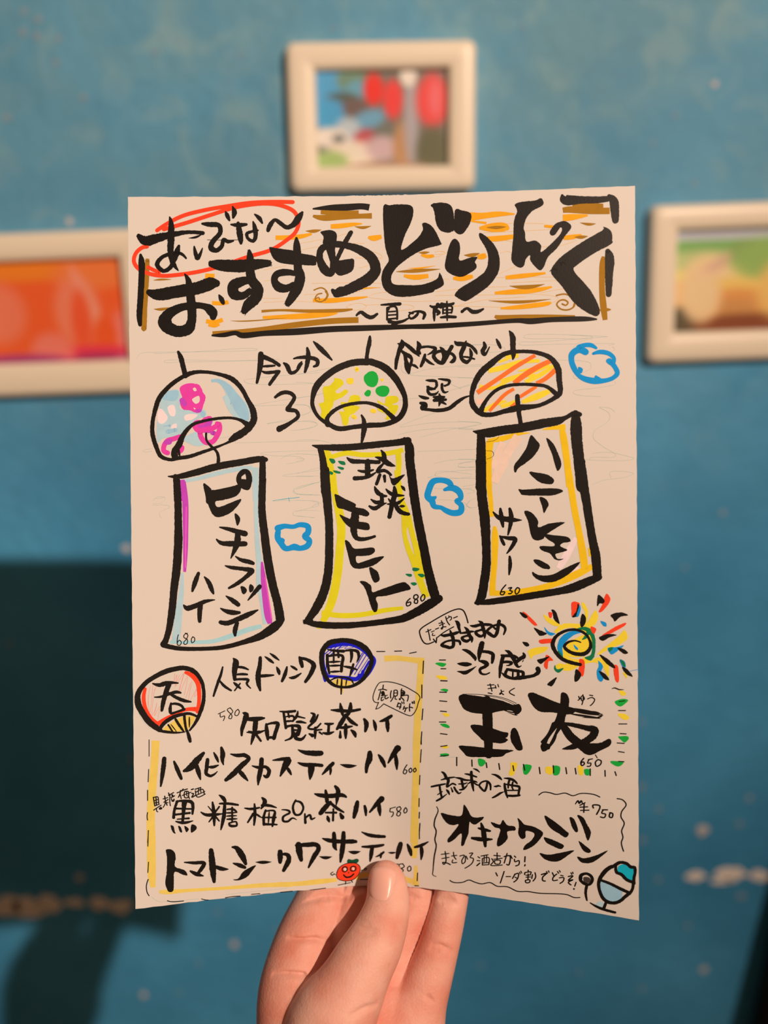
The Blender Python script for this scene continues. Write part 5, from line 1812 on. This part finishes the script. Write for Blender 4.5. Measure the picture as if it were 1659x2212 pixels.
def sdf(P):
    f = smin(chain_d(P, index), chain_d(P, middle), .3*MM)
    f = smin(f, chain_d(P, ring), .8*MM); f = smin(f, chain_d(P, pinky), .3*MM)
    p = smin(chain_d(P, palm), chain_d(P, palm2), 12*MM)
    f = smin(f, p, 5*MM)
    return smin(f, chain_d(P, thumb), 1.6*MM)
def surface(px, py, d0=.34, d1=.44):
    """first hit of the skin along a line of sight"""
    px = np.asarray(px, float); py = np.asarray(py, float); R = np.stack([ray(x, y) for x, y in zip(px, py)])
    t = np.full(len(px), d0)
    for _ in range(60): t = t+np.clip(sdf(CAM+R*t[:, None]), -.003, .01)*.9
    return CAM+R*t[:, None], t
BX = np.stack([RT, UP, FW])                       # grid axes follow the sheet
allp = [q for ch in (thumb, index, middle, ring, pinky, palm, palm2) for q in ch]
loc = np.array([BX@(p-CAM) for p, r in allp]); rad = np.array([r for p, r in allp])
lo3 = (loc-rad[:, None]).min(0)-.003; hi3 = (loc+rad[:, None]).max(0)+.003
VX = .0008; B = 12
n3 = (np.ceil((hi3-lo3)/VX/B).astype(int))*B+1
G = np.full(n3, .02, np.float32)
bi = np.array([(i, j, k) for i in range(0, n3[0]-1, B) for j in range(0, n3[1]-1, B) for k in range(0, n3[2]-1, B)])
cen = lo3+(bi+B/2)*VX; dc = sdf(CAM+cen@BX)
near = np.abs(dc) < VX*B*.95; G_in = dc < 0
for (i, j, k), nr, inn in zip(bi, near, G_in):
    if not nr and inn: G[i:i+B+1, j:j+B+1, k:k+B+1] = -.02
off = np.stack(np.meshgrid(*[np.arange(B+1)]*3, indexing='ij'), -1).reshape(-1, 3)
act = bi[near]
for c0 in range(0, len(act), 60):
    blk = act[c0:c0+60]; idx = (blk[:, None, :]+off[None]).reshape(-1, 3)
    G[idx[:, 0], idx[:, 1], idx[:, 2]] = sdf(CAM+(lo3+idx*VX)@BX)
def nets(G):
    ins = G < 0; cs = tuple(n-1 for n in G.shape)
    acc = np.zeros(cs+(3,), np.float32); cnt = np.zeros(cs, np.float32)
    for ax in range(3):
        o1, o2 = [a for a in range(3) if a != ax]
        sl = [slice(None)]*3; sa = sl.copy(); sb = sl.copy(); sa[ax] = slice(0, -1); sb[ax] = slice(1, None)
        ga, gb = G[tuple(sa)], G[tuple(sb)]; x = ins[tuple(sa)] != ins[tuple(sb)]; t = np.where(x, ga/(ga-gb+1e-12), 0)
        for d1 in (0, 1):
            for d2 in (0, 1):
                q = [slice(None)]*3; q[o1] = slice(d1, cs[o1]+d1); q[o2] = slice(d2, cs[o2]+d2); q[ax] = slice(0, cs[ax])
                xx = x[tuple(q)]; tt = t[tuple(q)]; cnt += xx
                acc[..., ax] += tt*xx; acc[..., o1] += d1*xx; acc[..., o2] += d2*xx
    m = cnt > 0; ids = np.full(cs, -1, int); ids[m] = np.arange(m.sum()); cell = np.argwhere(m)
    V = cell+acc[m]/cnt[m][:, None]; Fc = []
    for ax in range(3):
        o1, o2 = [(1, 2), (2, 0), (0, 1)][ax]
        sa = [slice(1, -1)]*3; sb = [slice(1, -1)]*3; sa[ax] = slice(0, -1); sb[ax] = slice(1, None)
        a, b = ins[tuple(sa)], ins[tuple(sb)]
        for fl, mm in ((0, a & ~b), (1, ~a & b)):
            e = np.argwhere(mm)
            if not len(e): continue
            e = e+1; e[:, ax] -= 1
            u1 = np.zeros(3, int); u1[o1] = 1; u2 = np.zeros(3, int); u2[o2] = 1
            q = [e-u1-u2, e-u2, e, e-u1]
            q = [ids[c[:, 0], c[:, 1], c[:, 2]] for c in q]
            if fl: q = q[::-1]
            Fc.append(np.stack(q, 1))
    return V, np.vstack(Fc)
V, Fc = nets(G)
Vw = CAM+(lo3+V*VX)@BX
# creases of the skin: shallow grooves pressed into the surface where the palm folds
def groove(pts, depth, width):
    global Vw
    P, _ = surface([p[0] for p in pts], [p[1] for p in pts])
    dmin = np.full(len(Vw), 1.0)
    near = np.where(np.linalg.norm(Vw-P.mean(0), axis=1) < .05)[0]; X = Vw[near]; d = np.full(len(X), 1.0)
    L_ = P[-1]-P[0]; u = np.clip(((X-P[0])@L_)/(L_@L_), 0, 1); fade = np.sin(np.pi*u)**.4
    for a, b in zip(P[:-1], P[1:]):
        d = np.minimum(d, seg_d(X, a, b, 0, 0))
    Vw[near] += FW*(2.3*depth*fade*np.exp(-(d/(width*.85))**2))[:, None]
def zc(L): return [(500+x/2.765, 1750+y/2.765) for x, y in L]
for L, dp, wd in (([(330, 765), (400, 780), (500, 775), (600, 785)], .0011, .0011), ([(240, 985), (330, 980), (430, 990), (530, 1000)], .0011, .0012),
                  ([(740, 690), (800, 715), (870, 720)], .0007, .0010), ([(720, 735), (790, 750), (860, 745)], .0006, .0010), ([(760, 655), (830, 690)], .0005, .0009),
                  ([(1060, 620), (1130, 620)], .0006, .0009), ([(1050, 675), (1130, 690)], .0006, .0009), ([(1190, 800), (1260, 815), (1330, 850)], .0007, .001), ([(1180, 830), (1250, 845)], .0005, .0009),
                  ([(700, 1240), (790, 1190), (880, 1150)], .0009, .0011), ([(935, 930), (990, 970), (1040, 985)], .0008, .001), ([(900, 1040), (960, 1060), (1000, 1050)], .0006, .001), ([(1160, 1110), (1210, 1150)], .0006, .001)):
    groove(zc(L), dp, wd)
# skin may touch the sheet but never pass through it
s_, t_ = unproject(project(Vw)); zone = np.where((s_ > -.01) & (s_ < 1.01) & (t_ > .8) & (t_ < 1.02))[0]
dd = (Vw[zone]-sheet(s_[zone], t_[zone]))@FW
others = np.min([chain_d(Vw[zone], c) for c in (index, middle, ring, pinky)], axis=0); is_thumb = chain_d(Vw[zone], thumb) < others
push = np.where(is_thumb, np.minimum(0, -.0005-dd), np.maximum(0, .0009-dd)); push[np.abs(push) > .004] = 0
Vw[zone] += FW*push[:, None]
root = empty('person', tuple(Q(790, 2400, .398)), 'bare left hand pinching the bottom edge of the menu, thumb in front', 'person')
def skin_mat():
    m = bpy.data.materials.new('skin'); m.use_nodes = True; nt = m.node_tree; b = nt.nodes['Principled BSDF']; L = nt.links.new
    co = nt.nodes.new('ShaderNodeTexCoord'); n = nt.nodes.new('ShaderNodeTexNoise'); n.inputs['Scale'].default_value = 45; n.inputs['Detail'].default_value = 5
    L(co.outputs['Object'], n.inputs['Vector']); mx = nt.nodes.new('ShaderNodeMix'); mx.data_type = 'RGBA'
    mx.inputs[6].default_value = albedo((224, 126, 94), .96); mx.inputs[7].default_value = albedo((236, 160, 126), .97)
    mr = nt.nodes.new('ShaderNodeMapRange'); mr.inputs[1].default_value = .35; mr.inputs[2].default_value = .65; L(n.outputs['Fac'], mr.inputs[0])
    L(mr.outputs[0], mx.inputs[0]); L(mx.outputs[2], b.inputs['Base Color'])
    b.inputs['Roughness'].default_value = .58; b.inputs['Specular IOR Level'].default_value = .28
    b.inputs['Subsurface Weight'].default_value = .3; b.inputs['Subsurface Radius'].default_value = (1, .35, .2); b.inputs['Subsurface Scale'].default_value = .003
    v = nt.nodes.new('ShaderNodeTexVoronoi'); v.inputs['Scale'].default_value = 900; L(co.outputs['Object'], v.inputs['Vector'])
    bp = nt.nodes.new('ShaderNodeBump'); bp.inputs['Strength'].default_value = .35; bp.inputs['Distance'].default_value = .0003
    L(v.outputs['Distance'], bp.inputs['Height']); L(bp.outputs['Normal'], b.inputs['Normal'])
    return m
hand = link('hand', Vw, Fc, skin_mat(), root, True)
bm = bmesh.new(); bm.from_mesh(hand.data); bmesh.ops.recalc_face_normals(bm, faces=bm.faces[:])
for _ in range(2): bmesh.ops.smooth_vert(bm, verts=bm.verts[:], factor=.5, use_axis_x=True, use_axis_y=True, use_axis_z=True)
bm.to_mesh(hand.data); bm.free()
# thumbnail: a curved plate lying on the thumb
cu = []; nu, nvv = 14, 18
cxy = []
for j in range(nvv+1):
    for i in range(nu+1):
        u = -1+2*i/nu; v = -1+2*j/nvv
        # rounded-rectangle outline, long axis along the thumb, turned a little to the left
        uu = u*math.sqrt(1-.30*v**4)*.97; vv = v*math.sqrt(1-.42*u**4)
        w_ = 27-3*v
        cxy.append((825+uu*w_-vv*6, 1909+vv*36+uu*4, u, v))
P, t = surface([c[0] for c in cxy], [c[1] for c in cxy])
e = .0006
gr = np.stack([(sdf(P+np.eye(3)[k]*e)-sdf(P-np.eye(3)[k]*e)) for k in range(3)], -1); gr /= np.linalg.norm(gr, axis=1, keepdims=True)
lift = np.array([.0007*(1-max(abs(c[2]), abs(c[3]))**6)-.0001 for c in cxy])
top = P+gr*lift[:, None]
fs = []
for j in range(nvv):
    for i in range(nu):
        q = j*(nu+1)+i; fs.append((q, q+nu+1, q+nu+2, q+1))
nm = mat('nail', albedo((236, 158, 126), 1.05), .3, .45); nm.node_tree.nodes['Principled BSDF'].inputs['Subsurface Weight'].default_value = .15
nm.node_tree.nodes['Principled BSDF'].inputs['Subsurface Scale'].default_value = .002
nail = link('thumb_nail', top, fs, nm, root, True)
nail['label'] = 'glossy pink thumbnail'
print('hand verts', len(Vw), 'ink parts', len([o for o in menu.children]))
